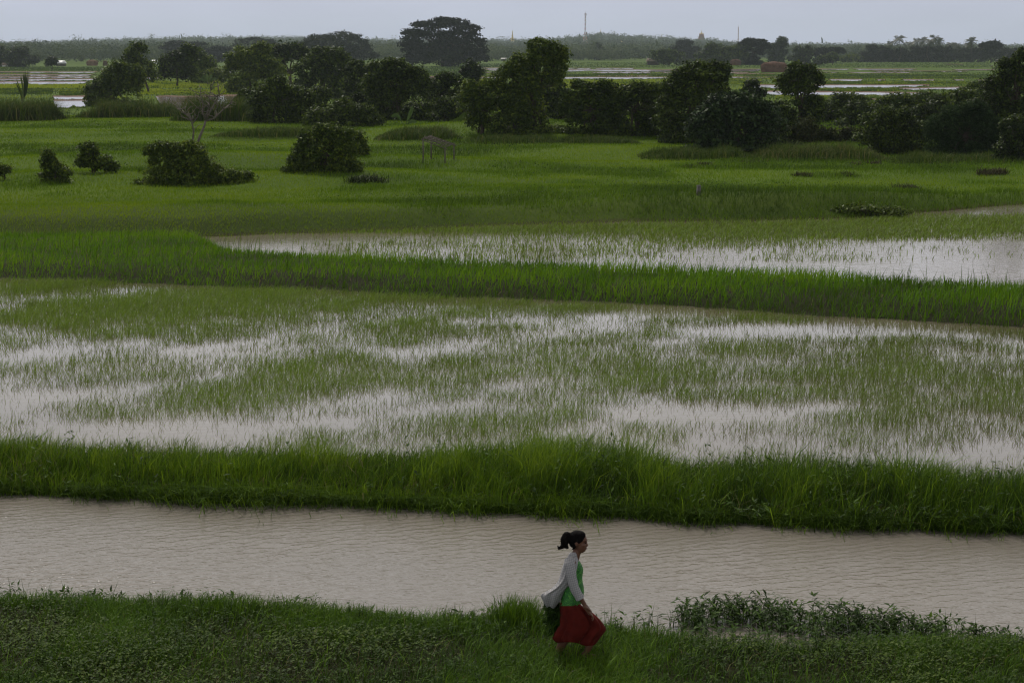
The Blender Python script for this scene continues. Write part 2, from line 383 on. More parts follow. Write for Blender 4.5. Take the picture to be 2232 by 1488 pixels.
G_BANK = foliage('bank_grass_leaf', (0.0251, 0.0546, 0.0042), (0.0675, 0.1441, 0.0059), (0.1495, 0.2402, 0.0136), .6, .34, .7, .10, .7)
G_DIKE = foliage('dike_grass_leaf', (0.0377, 0.0782, 0.0046), (0.0753, 0.1895, 0.0037), (0.1308, 0.2606, 0.0064), .6, .34, .35, .08)
G_RICE = foliage('rice_leaf', (0.0683, 0.0876, 0.0096), (0.1092, 0.1854, 0.0128), (0.1547, 0.2678, 0.0208), .55, .38, .4, .12)
G_FIELD = foliage('field_grass_leaf', (0.0408, 0.0814, 0.0063), (0.0959, 0.1846, 0.0042), (0.1619, 0.2511, 0.0063), .65, .32, .10, .05, .3)
G_NEAR = foliage('near_grass_leaf', (0.0202, 0.0389, 0.0044), (0.0486, 0.1146, 0.0054), (0.1216, 0.2235, 0.0143), .6, .28, .8, .10)
G_WEED = foliage('weed_leaf', (0.0130, 0.0286, 0.0052), (0.0351, 0.0754, 0.0091), (0.0845, 0.1495, 0.0182), .55, .24, 1.2, .07)
G_COVER = foliage('creeper_leaf', (.0122, .0265, .0051), (.0347, .0653, .0071), (.0867, .1326, .0143), .6, .2, 1.0, .10)

# near bank: short grass, creeping leaves, taller weeds along the water's edge
c1p = np.array(C1P, float)
def c1y(px): return np.interp(px, c1p[:, 0], c1p[:, 1])
def topy(px): return np.interp(px, TOPP[:, 0], TOPP[:, 1])
X, Y = fan(230000, 18.2, 25.4); px, py = proj(X, Y, 0 * X)
patch = fbm(X * .9, Y * .9, 3)
k = (py > c1y(px) - 6) & (rng.random(len(X)) < np.clip((patch - .30) * 3.2, .38, 1)); X, Y, px, py, patch = X[k], Y[k], px[k], py[k], patch[k]
tuft = np.exp(-((px - 1140) / 60) ** 2 - ((py - 1410) / 28) ** 2) + .5 * np.exp(-((px - 520) / 220) ** 2 - ((py - 1378) / 20) ** 2)
fr_ = sm((c1y(px) + 30 - py) / 30); k = rng.random(len(X)) > .78 * fr_; X, Y, px, py, patch, tuft, fr_ = [v[k] for v in (X, Y, px, py, patch, tuft, fr_)]
wk = np.exp(-((px - 1265) / 75) ** 2 - ((py - 1440) / 20) ** 2)
h = rng.uniform(.06, .19, len(X)) * (.6 + patch) * (1 - .62 * wk) * (1 + 1.2 * tuft * (px > 1000)); n = len(X)
near = [blades(pts(X, Y), h, rng.uniform(.005, .010, n), azm(n, .35), rng.uniform(.2, 1.3, n), .25 + .8 * (patch - .3) + rng.normal(0, .17, n))]
X, Y = fan(9000, 18.2, 25.2); px, py = proj(X, Y, 0 * X); k = (py > c1y(px) + 4) & (rng.random(len(X)) < .6); X, Y = X[k], Y[k]; n = len(X)
near.append(blades(pts(X, Y), rng.uniform(.16, .32, n), rng.uniform(.007, .012, n), azm(n, .3), rng.uniform(.3, 1.4, n), rng.uniform(.4, 1, n)))
# dense tufts of long grass just left of the walker and along the left edge
for (tx, ty, sp, cnt, hh) in [(1130,1418,26,1500,.5),(1165,1425,20,600,.36),(800,1412,80,600,.26),(500,1395,90,700,.30),(250,1400,70,400,.24),(1010,1405,40,500,.34),(1345,1430,40,300,.24),(1700,1455,120,500,.28),(2100,1465,90,500,.28)]:
    x0, y0 = at(tx, ty, .1); X = rng.normal(float(x0), sp / 198, cnt); Y = rng.normal(float(y0), .16, cnt)
    near.append(blades(pts(X, Y), rng.uniform(.45, 1, cnt) * hh, rng.uniform(.006, .011, cnt), azm(cnt, .4), rng.uniform(.1, .8, cnt), rng.uniform(.3, .85, cnt)))
grass_obj('near_grass', near, G_NEAR, 'short mixed grass on the near bank under the walking woman')
# creeping broad leaves
X, Y = fan(110000, 18.2, 24.5); px, py = proj(X, Y, 0 * X); patch = fbm(X * .7 + 31, Y * .7, 3)
k = (py > c1y(px) + 2) & (rng.random(len(X)) < np.clip((patch - .42) * 4, .06, 1)); X, Y, patch = X[k], Y[k], patch[k]; n = len(X)
P = pts(X, Y); P[:, 2] += rng.uniform(.03, .15, n) * (.5 + patch); a = rng.uniform(0, 2 * pi, n); el = rng.uniform(-.3, .7, n)
D = np.stack([np.cos(a) * np.cos(el), np.sin(a) * np.cos(el), np.sin(el)], -1); U = unit(np.stack([-np.cos(a) * np.sin(el), -np.sin(a) * np.sin(el), np.cos(el)], -1) + rng.normal(0, .25, (n, 3)))
grass_obj('ground_cover', [leaflets(P, D, U, rng.uniform(.025, .07, n), rng.uniform(.014, .036, n), .05 + .8 * patch + rng.normal(0, .24, n))], G_COVER, 'creeping small leaved weeds covering the near bank', 'weeds')
# weeds: a leaning stem with alternate drooping leaves
def weeds(X, Y, Z, H, leafl, per, rnd0):
    n = len(X); a = rng.uniform(0, 2 * pi, n); ln = rng.uniform(.05, .45, n)
    root = np.stack([X, Y, Z], -1); D = np.stack([np.cos(a), np.sin(a), 0 * a], -1); top = root + D * (ln * H)[:, None] + np.array((0, 0, 1.)) * H[:, None]
    out = []
    st = []; 
    V, Q, T, R = blades(root, H * 1.02, .009, a, ln, np.full(n, .35), .45); out.append((V, Q, T, R))
    V, Q, T, R = blades(root + rng.normal(0, .004, (n, 3)), H * .98, .008, a + .3, ln, np.full(n, .3), .45); out.append((V, Q, T, R))
    for i in range(per):
        f = rng.uniform(.25, 1.0, n) if i > 1 else np.full(n, 1.0)
        P = root + D * (ln * H * f ** 1.6)[:, None] + np.array((0, 0, 1.)) * (H * f)[:, None]
        b = rng.uniform(0, 2 * pi, n); el = rng.uniform(-.35, .75, n)
        Dr = np.stack([np.cos(b) * np.cos(el), np.sin(b) * np.cos(el), np.sin(el)], -1)
        Up = unit(np.stack([-np.cos(b) * np.sin(el), -np.sin(b) * np.sin(el), np.cos(el)], -1) + rng.normal(0, .2, (n, 3)))
        L = leafl * rng.uniform(.6, 1.25, n)
        out.append(leaflets(P, Dr, Up, L, L * rng.uniform(.2, .34, n), rnd0 + rng.normal(0, .22, n)))
    return out
tx = rng.uniform(0, 2232, 260); bx0, by0 = at(tx, topy(tx) + rng.uniform(40, 90, 260)); near_st = blades(np.stack([bx0, by0, 0 * bx0], -1), rng.uniform(.28, .5, 260), .008, azm(260, .4), rng.uniform(.1, .8, 260), rng.uniform(.2, .8, 260))
wd_st = near_st
n0 = 60000; X, Y = fan(n0, 20.5, 26.2); px, py = proj(X, Y, 0 * X); t0 = topy(px); b0 = c1y(px)
f = (py - (t0 + 40)) / np.maximum(b0 + 20 - (t0 + 40), 30)
dens = np.where((f > 0) & (f < 1), np.clip(1.15 - .9 * f, 0, 1), 0) * np.clip(.35 + 1.6 * (fbm(X * 1.3, Y * 1.3, 2) - .25), .4, 1)
dens *= np.where((f > .3) & (f < .85) & ((px > 1480) | (px < 330)), .42, 1); dens *= np.where((px > 1090) & (px < 1330), .06, 1) * np.where((px > 1290) & (px < 1480), .30, 1) * np.where(px < 1100, .75, 1)
k = rng.random(n0) < dens * np.where(px > 1480, .42, .34); X, Y, px, py, f = X[k], Y[k], px[k], py[k], f[k]; n = len(X)
H = rng.uniform(.16, .32, n) * np.where(px < 1100, .85, 1.05)
wd_ = weeds(X, Y, np.maximum(gz(X, Y), -.02), H, .105, 10, .4)
k = (px > 1290) & (px < 1520); n = int(k.sum()); 
wd_ += weeds(X[k] + rng.normal(0, .05, n), Y[k], np.full(n, -.03), rng.uniform(.2, .36, n), .10, 7, .5)
X, Y = fan(5200, 18.5, 24.2); px, py = proj(X, Y, 0 * X); k = (py > c1y(px)) & (fbm(X * .8 + 7, Y * .8, 2) > .5); X, Y = X[k], Y[k]; n = len(X)
wd_ += weeds(X, Y, gz(X, Y), rng.uniform(.1, .24, n), .055, 9, .45)
grass_obj('waterside_weeds', wd_ + [wd_st], G_WEED, 'leafy weeds standing in the shallow edge of the canal beside the woman', 'weeds')

# tall grass bank beyond the canal
X, Y = fan(210000, 27, 37); s = np.minimum(Y - (c2(X) + jig(X, .5, .5)), c3(X) - jig(X, .7, .7) - Y); px, py = proj(X, Y, 0 * X)
k = s > -.12 - .25 * rng.random(len(X)) ** 2; X, Y, px, s = X[k], Y[k], px[k], s[k]; n = len(X)
pt = fbm(X * .55, Y * .55, 3); tall = 1 + .45 * np.exp(-((px - 1250) / 230) ** 2) + .30 * sm((px - 1450) / 300) + .25 * (px > 930) * (fbm(X * .8, Y * .3, 2) - .3)
thin = rng.random(n) < np.clip(.55 + s, .3, 1); X, Y, px, s, pt, tall = [v[thin] for v in (X, Y, px, s, pt, tall)]; n = len(X)
cl_ = fbm(X * 2.2, Y * 2.2, 2); h = rng.uniform(.20, .54, n) * (.72 + .5 * pt) * tall * (.65 + .7 * cl_)
bank = [blades(pts(X, Y), h, rng.uniform(.008, .016, n), azm(n, .5), rng.uniform(.05, .9, n), .5 + 1.0 * (pt - .5) + .9 * (cl_ - .5) - .18 * sm((px - 1500) / 400) + rng.normal(0, .2, n))]
k = rng.random(n) < .06; m_ = int(k.sum())
bank.append(blades(pts(X[k], Y[k]), h[k] * 1.35, rng.uniform(.010, .018, m_), azm(m_, .5), rng.uniform(.3, 1.1, m_), rng.uniform(.4, 1, m_)))
# blades arching over the water's edge
X = rng.uniform(-13, 13, 26000); Y = c2(X) + jig(X, .5, .5) - rng.exponential(.10, 26000) * (.5 + 1.6 * fbm(X * 1.7, X * 0, 2)) + .1; n = 26000
bank.append(blades(pts(X, Y), rng.uniform(.12, .46, n) * (.5 + fbm(X * 1.7, X * 0, 2)), rng.uniform(.007, .014, n), rng.normal(-pi / 2, .9, n), rng.uniform(.3, 1.7, n), rng.uniform(.05, .8, n)))
grass_obj('bank_grass', bank, G_BANK, 'tall green grass on the bank between the canal and the flooded paddy')
# broad-leaved weeds mixed into that bank, mostly towards its right half
X, Y = fan(5200, 27, 36); s = np.minimum(Y - c2(X), c3(X) - Y); px, py = proj(X, Y, 0 * X)
k = (s > -.1) & (rng.random(len(X)) < .06 + .5 * sm((px - 1350) / 500) + .45 * np.exp(-((px - 1280) / 130) ** 2)); X, Y = X[k], Y[k]; n = len(X)
bw = weeds(X, Y, np.maximum(gz(X, Y), 0), rng.uniform(.3, .62, n), .11, 11, .5)
px0 = rng.uniform(0, 2232, 900); x_, _ = at(px0, np.full(900, 1090.)); X = x_; Y = c2(X) + rng.normal(.08, .12, 900); k = rng.random(900) < .1 + .75 * sm((px0 - 1400) / 500); X, Y = X[k], Y[k]
bw += weeds(X, Y, np.zeros(len(X)), rng.uniform(.14, .32, len(X)), .12, 9, .45)
grass_obj('bank_weeds', bw, G_WEED, 'broad leaved weeds among the tall grass beyond the canal', 'weeds')

# rice standing in the flooded paddy
X, Y = fan(720000, 30, 66); px, py = proj(X, Y, 0 * X)
wdp = np.minimum(Y - c3(X), c4(X) - Y)
al, ac = (X + Y) * .707, (Y - X) * .707
d = .36 + 0.8 * (fbm(al * .075, ac * .34, 4) - .5) + 1.0 * (fbm(X * .8, Y * .8, 2) - .5)
for gx, gy, sx, sy, a in [(600,845,340,38,.75),(350,672,520,30,.65),(150,800,200,14,.4),(1000,690,300,25,.35),(1900,830,420,50,.50),(2100,880,260,35,.5),(1450,800,300,40,.22),(1050,930,260,26,.5),(1900,930,150,22,.25),(200,730,200,10,.25),(820,740,130,16,.25),(1500,830,90,14,.4),(640,640,300,12,.5),(100,632,220,14,.6),(80,690,260,16,.25),(420,880,190,16,.4),(1200,870,160,16,.3),
                          (120,770,170,14,-.35),(180,865,240,20,-.55),(330,945,360,20,-.75),(760,880,170,14,-.30),(620,765,170,9,-.35),(1470,900,180,20,-.75),(1260,700,300,14,-.35),(1900,712,420,13,-.70),(870,905,200,16,-.45),(2080,1000,160,20,-.45),(1150,760,300,14,-.15),(1700,900,160,15,-.3)]:
    d += a * np.exp(-((px - gx) / sx) ** 2 - ((py - gy + (.11 if sx < 350 and gx < 1200 else .03) * (px - gx)) / sy) ** 2)
d -= .55 * sm((c3(X) + 2.2 - Y) / 1.8) * (px < 900)
d = np.where(wdp > .15, d, -1)
k = rng.random(len(X)) < np.clip(d, .07, .85) * (wdp > .1); X, Y, d, px, py = X[k], Y[k], d[k], px[k], py[k]; n = len(X)
rice = [blades(np.stack([X, Y, np.full(n, -.02)], -1), rng.uniform(.08, .27, n) * (.75 + .4 * np.clip(d, 0, 1)), rng.uniform(.006, .012, n) * (Y / 45), azm(n, .55), rng.uniform(.2, 1.3, n), .46 + .35 * (np.clip(d, 0, 1) - .5) - .22 * sm((px - 1200) / 900) + rng.normal(0, .16, n))]
# pond rice
X, Y = fan(480000, 66, 108); px, py = proj(X, Y, 0 * X); wdp = np.minimum(Y - c5(X), c6(X) - Y)
d = .10 + 1.1 * (fbm(X * .12, Y * .25, 3) - .52)
band = np.interp(px, [430,700,1000,1300,1600,1900,2232], [512,508,503,500,502,503,492]); d += .95 * np.exp(-((py - band) / np.interp(px, [430,1000,1600,2232], [5,6,16,20])) ** 2)
d += .8 * np.exp(-((px - 1900) / 330) ** 2 - ((py - 505) / 14) ** 2)
d -= .8 * np.exp(-((px - 2150) / 160) ** 2 - ((py - 463) / 7) ** 2)
k = (wdp > .2) & (rng.random(len(X)) < np.clip(d, .02, .9)); X, Y = X[k], Y[k]; n = len(X)
rice.append(blades(np.stack([X, Y, np.full(n, -.02)], -1), rng.uniform(.10, .28, n), rng.uniform(.016, .030, n), azm(n, .55), rng.uniform(.2, 1.2, n), .50 + rng.normal(0, .2, n)))
grass_obj('paddy_rice', rice, G_RICE, 'sparse young rice standing in the flooded paddy and pond', 'rice')

# dike beyond the paddy
X, Y = fan(230000, 46, 96); top = np.where(X < -15.0 * 1 + 0, c5(X), c5(X)); s = np.minimum(Y - (c4(X) + jig(X, .3, 1.2)), c5(X) - jig(X, .25, 1.5) + .3 - Y); px, py = proj(X, Y, 0 * X)
k = s > -.05; X, Y, px, py, s = X[k], Y[k], px[k], py[k], s[k]; n = len(X); pt = fbm(X * .25, Y * .5, 3)
h = rng.uniform(.14, .42, n) * (.5 + 1.0 * pt) * (.75 + .5 * sm((px - 600) / 700))
dk = [blades(pts(X, Y), h, rng.uniform(.012, .026, n), azm(n, .5), rng.uniform(.1, .9, n), .55 + 1.5 * (pt - .5) - .22 * (1 - sm(s / .7)) + rng.normal(0, .15, n))]
k = rng.random(n) < .02; m_ = int(k.sum()); dk.append(blades(pts(X[k], Y[k]), rng.uniform(.5, .85, m_), .02, azm(m_, .6), rng.uniform(.05, .4, m_), rng.uniform(0, .4, m_)))
grass_obj('dike_grass', dk, G_DIKE, 'bright green grass on the dike beyond the flooded paddy')

# meadow behind the pond: fine short grass with darker rough weeds in patches
X, Y = fan(640000, 68, 215, logy=True); s = Y - c6(X) - jig(X, .2, 2.0); k = s > -.2; X, Y, s = X[k], Y[k], s[k]; n = len(X); px, py = proj(X, Y, 0 * X)
pt = .585 + .75 * (fbm(X * .05, Y * .07, 4) - .5) + .5 * (fbm(X * .3, Y * .3, 3) - .5)
for gx, gy, sx, sy, a in [(388,405,95,8,-.25),(705,378,85,8,-.25),(205,380,55,6,-.22),(120,403,50,6,-.22),(505,400,65,6,-.2),(10,395,45,6,-.2),(950,345,60,8,-.15),(660,284,120,6,-.2),(1500,318,160,6,-.2),(1750,340,160,6,-.2),(2050,352,220,7,-.2),(250,345,330,40,-.24),(1000,345,220,30,-.2),(850,392,110,7,-.30),(600,405,240,9,-.22),(900,480,1100,9,-.14),(1400,468,500,9,-.10),(1900,460,260,16,-.18),(500,280,330,20,.10),(120,270,160,12,.14),(700,418,900,12,.12),(1700,415,600,22,.07),(1450,365,400,25,.06),(200,310,230,12,.12),(1150,300,330,16,-.08),(250,480,330,16,.05),(1950,350,300,14,-.12)]:
    pt += a * np.exp(-((px - gx) / sx) ** 2 - ((py - gy) / sy) ** 2)
rough_ = sm((.53 - pt) / .14)
h = (rng.uniform(.08, .17, n) + rough_ * rng.uniform(.02, .26, n)); wl_ = rng.uniform(.35, .8, n) * Y / 1991 * .8
fg = [blades(pts(X, Y), h, wl_, azm(n, .5), rng.uniform(.1, .9, n), .52 + 1.7 * (pt - .50) + rng.normal(0, .12, n))]
grass_obj('meadow_grass', fg, G_FIELD, 'green meadow grass with dark rough weeds behind the pond')
# dark leafy weeds in the rough patches
k = (rng.random(n) < .16 * rough_); m_ = int(k.sum()); P = pts(X[k], Y[k]); P[:, 2] += rng.uniform(.05, .4, m_) * rough_[k]
a = rng.uniform(0, 2 * pi, m_); el = rng.uniform(-.4, .8, m_); D = np.stack([np.cos(a) * np.cos(el), np.sin(a) * np.cos(el), np.sin(el)], -1); U = unit(np.stack([0 * a, 0 * a, 1 + 0 * a], -1) + rng.normal(0, .5, (m_, 3)))
sz = Y[k] / 1991 * 1.9
grass_obj('meadow_weeds', [leaflets(P, D, U, sz, sz * .55, .45 + rng.normal(0, .25, m_))], G_WEED, 'dark leafy weeds scattered in the rough meadow patches', 'weeds')
# dead straw among the green
G_STRAW = foliage('dead_straw', (.10, .085, .035), (.17, .145, .06), (.24, .21, .10), .8, .25, .6, .1)
X1, Y1 = fan(90000, 27, 37); s1 = np.minimum(Y1 - c2(X1), c3(X1) - Y1); k = (s1 > -.1) & (rng.random(len(X1)) < .05 + .12 * (fbm(X1 * .8 + 3, Y1 * .8, 2) > .58)); X1, Y1 = X1[k], Y1[k]
X2, Y2 = fan(160000, 46, 96); s2 = np.minimum(Y2 - c4(X2), c5(X2) - Y2); k = (s2 > 0) & (rng.random(len(X2)) < .03); X2, Y2 = X2[k], Y2[k]
X3, Y3 = fan(60000, 18.2, 25); px3, py3 = proj(X3, Y3, 0 * X3); k = (py3 > c1y(px3) + 6) & (rng.random(len(X3)) < .05); X3, Y3 = X3[k], Y3[k]
st_ = []
for a_, b_, h0, h1, w0 in ((X1, Y1, .2, .6, .008), (X2, Y2, .15, .5, .014), (X3, Y3, .08, .28, .005)):
    n = len(a_); st_.append(blades(pts(a_, b_), rng.uniform(h0, h1, n), w0 * rng.uniform(.7, 1.3, n), azm(n, .3), rng.uniform(.3, 1.8, n), rng.uniform(0, 1, n)))
grass_obj('dead_straw', st_, G_STRAW, 'dead straw stalks mixed into the green grass banks')

# ------------------------------------------------------------------ the walking woman
FX, FY = at(1247, 1434, .40); FX, FY = float(FX), float(FY); FZ = float(gz(FX, FY))
KX, KZ = 4.375 * ppm(FY), 4.375 * ppm(FY) * cos(PITCH + .14)
def wp(zx, zy, y=0.0): return ((zx - 480) / KX, y, (1362 - zy) / KZ - y * .30)      # traced profile point, y = depth (towards -y is nearer the viewer)
person = empty('person', (FX, FY, FZ), 'woman in grey checked shirt, green blouse and red wrap skirt striding along the near bank', 'person')
def skinmat(name, masks=()):
    m, t = new_mat(name); n = t.nodes; L = t.links.new
    p = n.new('ShaderNodeBsdfPrincipled'); p.inputs['Roughness'].default_value = .5; p.inputs['Specular IOR Level'].default_value = .35
    p.inputs['Subsurface Weight'].default_value = .05
    nz = n.new('ShaderNodeTexNoise'); nz.inputs['Scale'].default_value = 14
    r = n.new('ShaderNodeValToRGB'); r.color_ramp.elements[0].color = (.105, .046, .026, 1); r.color_ramp.elements[1].color = (.15, .068, .040, 1)
    L(nz.outputs[0], r.inputs[0]); L(r.outputs[0], p.inputs['Base Color']); o = n.new('ShaderNodeOutputMaterial'); L(p.outputs[0], o.inputs[0])
    return m
SKIN = skinmat('brown_skin'); HAIR = plain('black_hair', (.005, .004, .004), .7, .4, 60, spec=.04)
RED = plain('red_cotton', (.088, .010, .007), .85, .3, 9, spec=.1, bump=.15)
def organic(name, mb, mat, parent, vox, smooth_n=6, sub=False):
    o = mb.build(name, mat, parent, True)
    r = o.modifiers.new('Remesh', 'REMESH'); r.mode = 'VOXEL'; r.voxel_size = vox; r.use_smooth_shade = True
    if smooth_n:
        s = o.modifiers.new('Smooth', 'SMOOTH'); s.factor = .5; s.iterations = smooth_n
    return o
B = MB()
hip = np.array(wp(470, 850)); chest = np.array(wp(490, 560)); nb = np.array(wp(490, 425)); 
B.ball(wp(462, 880), (.10, .145, .12), 14); B.ball(wp(475, 740), (.08, .11, .13), 14); B.ball(wp(488, 590), (.085, .125, .14), 14); B.ball(wp(482, 490), (.085, .145, .08), 14)
B.cone(wp(470, 478, -.13), wp(478, 478, .13), .055, .055)
B.cone(wp(492, 460), wp(522, 360), .052, .047)                                        # neck
# head: skull, jaw, chin, nose, lips, ear
hd = np.array(wp(537, 277)); ROT = radians(-14)                                          # face turned a little towards the viewer
def hp(x, y, z):
    x, z = x * cos(-.10) - z * sin(-.10), x * sin(-.10) + z * cos(-.10)
    return hd + np.array((x * cos(ROT) - y * sin(ROT), x * sin(ROT) + y * cos(ROT), z))
B.ball(hp(-.012, 0, .025), (.098, .078, .095), 16); B.ball(hp(.03, 0, -.035), (.062, .062, .085), 14); B.ball(hp(.052, 0, -.074), (.036, .042, .034), 10); B.ball(hp(.02, 0, -.06), (.05, .058, .05), 12)
B.ball(hp(.052, -.034, -.02), (.034, .026, .026), 10); B.ball(hp(.052, .034, -.02), (.034, .026, .026), 10)
B.ball(hp(.066, 0, .035), (.026, .05, .03), 10)
B.cone(hp(.084, 0, .010), hp(.096, 0, -.022), .010, .014, 8); B.ball(hp(.092, -.012, -.026), .010, 8); B.ball(hp(.092, .012, -.026), .010, 8)
B.ball(hp(.084, 0, -.052), (.014, .024, .0075), 8); B.ball(hp(.081, 0, -.066), (.014, .021, .008), 8)
B.ball(hp(-.008, -.079, -.008), (.014, .010, .028), 8); B.ball(hp(-.008, .079, -.008), (.014, .010, .028), 8)
# right arm (near side): shoulder, elbow, wrist
sh, el_, wr = wp(448, 482, -.165), wp(492, 700, -.20), wp(592, 868, -.185)
B.cone(sh, el_, .047, .038); B.cone(el_, wr, .036, .024)
# palm resting on the skirt, fingers curled round the gathered cloth
pa, pb = np.array(wp(598, 880, -.185)), np.array(wp(640, 938, -.18))
B.cone(pa, pb, .022, .027); B.cone(pa + (.012, .018, .0), pb + (.006, .022, 0), .018, .022); B.cone(pa + (-.010, -.014, 0), pb + (-.004, -.018, 0), .018, .020)
fw = unit(pb - pa)
for i, (o_, l1) in enumerate([(-.030, .060), (-.010, .072), (.010, .068), (.029, .054)]):
    q0 = pb + np.array((.0, o_, -.004)); q1 = q0 + fw * l1 * .55 + np.array((.006, 0, .004)); q2 = q1 + fw * l1 * .35 + np.array((-.004, 0, -.016)); q3 = q2 + np.array((-.010, .0, -.018))
    B.cone(q0, q1, .0095, .0088, 8); B.cone(q1, q2, .0088, .008, 8); B.cone(q2, q3, .008, .007, 8)
t0 = pa + np.array((.010, -.030, -.006)); t1 = t0 + np.array((.026, -.010, -.014)); t2 = t1 + np.array((.022, .004, -.020))
B.cone(t0, t1, .011, .010, 8); B.cone(t1, t2, .010, .008, 8)
# left arm swings back to carry the bundle
sh2, el2, wr2 = wp(470, 485, .165), wp(400, 690, .20), wp(330, 850, .12)
B.cone(sh2, el2, .047, .038); B.cone(el2, wr2, .035, .024)
g0 = np.array(wr2); B.cone(g0, g0 + (-.03, -.01, -.06), .024, .028)
for i in range(4):
    q0 = g0 + np.array((-.040 - .004 * i, -.03 + .02 * i, -.078)); q1 = q0 + (.0, -.005, -.035); q2 = q1 + (.026, 0, -.016); q3 = q2 + (.02, 0, .014)
    B.cone(q0, q1, .009, .0085, 8); B.cone(q1, q2, .0085, .008, 8); B.cone(q2, q3, .008, .007, 8)
B.cone(g0 + (.012, -.02, -.03), g0 + (.03, -.02, -.075), .011, .009, 8)
# legs: rear leg pushing off, front knee lifted forward
hr, kr, ar = wp(465, 900, .06), wp(430, 1125, .06), wp(345, 1318, .05)
B.cone(hr, kr, .085, .058); B.cone(kr, np.array(kr) * .55 + np.array(ar) * .45, .055, .056); B.cone(np.array(kr) * .55 + np.array(ar) * .45, ar, .056, .034)
fr = np.array(ar); B.cone(fr + (-.028, 0, -.02), fr + (.06, 0, -.058), .034, .030); B.cone(fr + (.06, 0, -.058), fr + (.135, .0, -.06), .030, .020)
for i in range(5): B.cone(fr + (.13, -.03 + .015 * i, -.062), fr + (.16 - .006 * abs(i - 1), -.032 + .016 * i, -.066), .010, .009, 8)
hf, kf, af = wp(490, 920, -.06), wp(715, 1062, -.05), wp(618, 1300, -.05)
B.cone(hf, kf, .08, .050); B.cone(kf, np.array(kf) * .6 + np.array(af) * .4, .055, .056); B.cone(np.array(kf) * .6 + np.array(af) * .4, af, .056, .034)
ff = np.array(af); B.cone(ff + (-.03, 0, -.03), ff + (.06, 0, -.055), .032, .029); B.cone(ff + (.06, 0, -.055), ff + (.14, 0, -.06), .029, .019)
for i in range(5): B.cone(ff + (.13, -.03 + .015 * i, -.062), ff + (.16 - .006 * abs(i - 1), -.032 + .016 * i, -.066), .010, .009, 8)
body = organic('body', B, SKIN, person, .0062, 5)
# eyes, brows, mouth
DARK = plain('dark_eye', (.008, .006, .005), .25, .1); LIP = plain('lip', (.11, .025, .022), .5, .1)
for s in (-1, 1):
    e = MB(); e.ball(hp(.083, s * .030, .008), (.007, .014, .0055), 10); e.build('eye', DARK, body, True)
    e = MB(); e.tube([hp(.086, s * .016, .026), hp(.088, s * .030, .031), hp(.078, s * .046, .026)], [.0015, .0022, .001], 6); e.build('eyebrow', HAIR, body, True)
e = MB(); e.tube([hp(.088, -.024, -.057), hp(.0985, 0, -.0595), hp(.088, .024, -.057)], [.002, .004, .002], 6); e.build('mouth', LIP, body, True)
# hair: cap swept back into a ponytail blown behind
Hh = MB()
Hh.ball(hp(-.020, 0, .036), (.098, .085, .092), 18); Hh.ball(hp(-.055, 0, -.005), (.056, .072, .070), 14)
Hh.ball(hp(.008, 0, .076), (.062, .070, .050), 14); Hh.ball(hp(-.012, 0, .032), (.060, .0835, .058), 14)
Hh.cone(hp(-.02, -.072, -.03), hp(-.045, -.055, -.075), .016, .010)
pc = [wp(462, 232), wp(425, 222, -.01), wp(405, 262, -.015), wp(402, 305, -.02), wp(432, 330, -.02)]
for a, b, r1, r2 in zip(pc[:-1], pc[1:], (.042, .050, .050, .036), (.050, .050, .036, .016)): Hh.cone(a, b, r1, r2)
pc = [wp(405, 285, -.02), wp(378, 325, -.025), wp(350, 338, -.03), wp(338, 312, -.03)]
for a, b, r1, r2 in zip(pc[:-1], pc[1:], (.034, .024, .016), (.024, .016, .006)): Hh.cone(a, b, r1, r2)
hair = organic('hair', Hh, HAIR, person, .006, 3)
st = MB()
for i in range(90):
    a = np.array(wp(rng.uniform(395, 440), rng.uniform(215, 300), rng.uniform(-.06, .03))); b = a + np.array((rng.uniform(-.05, .0), rng.uniform(-.02, .02), rng.uniform(-.06, -.02))); c_ = b + np.array((rng.uniform(-.035, .01), rng.uniform(-.015, .015), rng.uniform(-.03, .03)))
    st.tube([a, b, c_], [.002, .0015, .0006], 4)
st.build('hair_strands', HAIR, hair)

# clothes: lofts through traced left/right edges
def loft(rows, nseg, mat, name, parent, closed=True, a0=0.0, a1=2 * pi, fold=0.0, fk=9, thick=.006, sub=2, foldfn=None, zyfn=None):
    """rows: (zy, x_back, x_front, half_depth, y_centre)"""
    rows = np.array(rows, float); nr = len(rows)
    ang = np.linspace(a0, a1, nseg, endpoint=not closed)
    V = np.zeros((nr, nseg, 3))
    for i, (zy, xb, xf, hd_, yc) in enumerate(rows):
        f = 1 + fold * (i / (nr - 1)) * np.sin(fk * ang + 1.3 * sin(2.2 * ang[0] + i * .5) + i * .25) + fold * .5 * (i / (nr - 1)) * np.sin((fk * 2 + 1) * ang + i * .4)
        if foldfn is not None: f = f * foldfn(i / (nr - 1), ang)
        X0 = (xb + xf) / 2; RX = (xf - xb) / 2
        for j, a in enumerate(ang):
            ca, sa = cos(a), sin(a)
            q = 2.4
            ex = abs(ca) ** (2 / q) * (1 if ca > 0 else -1); ey = abs(sa) ** (2 / q) * (1 if sa > 0 else -1)
            xx = X0 + RX * ex * f[j]
            V[i, j] = wp(xx, zy + (zyfn(i / (nr - 1), xx) if zyfn else 0), yc + hd_ * ey * f[j])
    i = np.arange(nr - 1)[:, None] * nseg; jj = np.arange(nseg if closed else nseg - 1)[None]; jn = (jj + 1) % nseg
    Q = np.stack([i + jj, i + jn, i + nseg + jn, i + nseg + jj], -1).reshape(-1, 4)
    o = link(name, mesh(name, V.reshape(-1, 3), [Q], mat, {'rnd': np.full(nr * nseg, .5)}, True), parent)
    s = o.modifiers.new('Solidify', 'SOLIDIFY'); s.thickness = thick; s.offset = 0
    if sub:
        s = o.modifiers.new('Subdivision', 'SUBSURF'); s.levels = 1; s.render_levels = 1
    return o
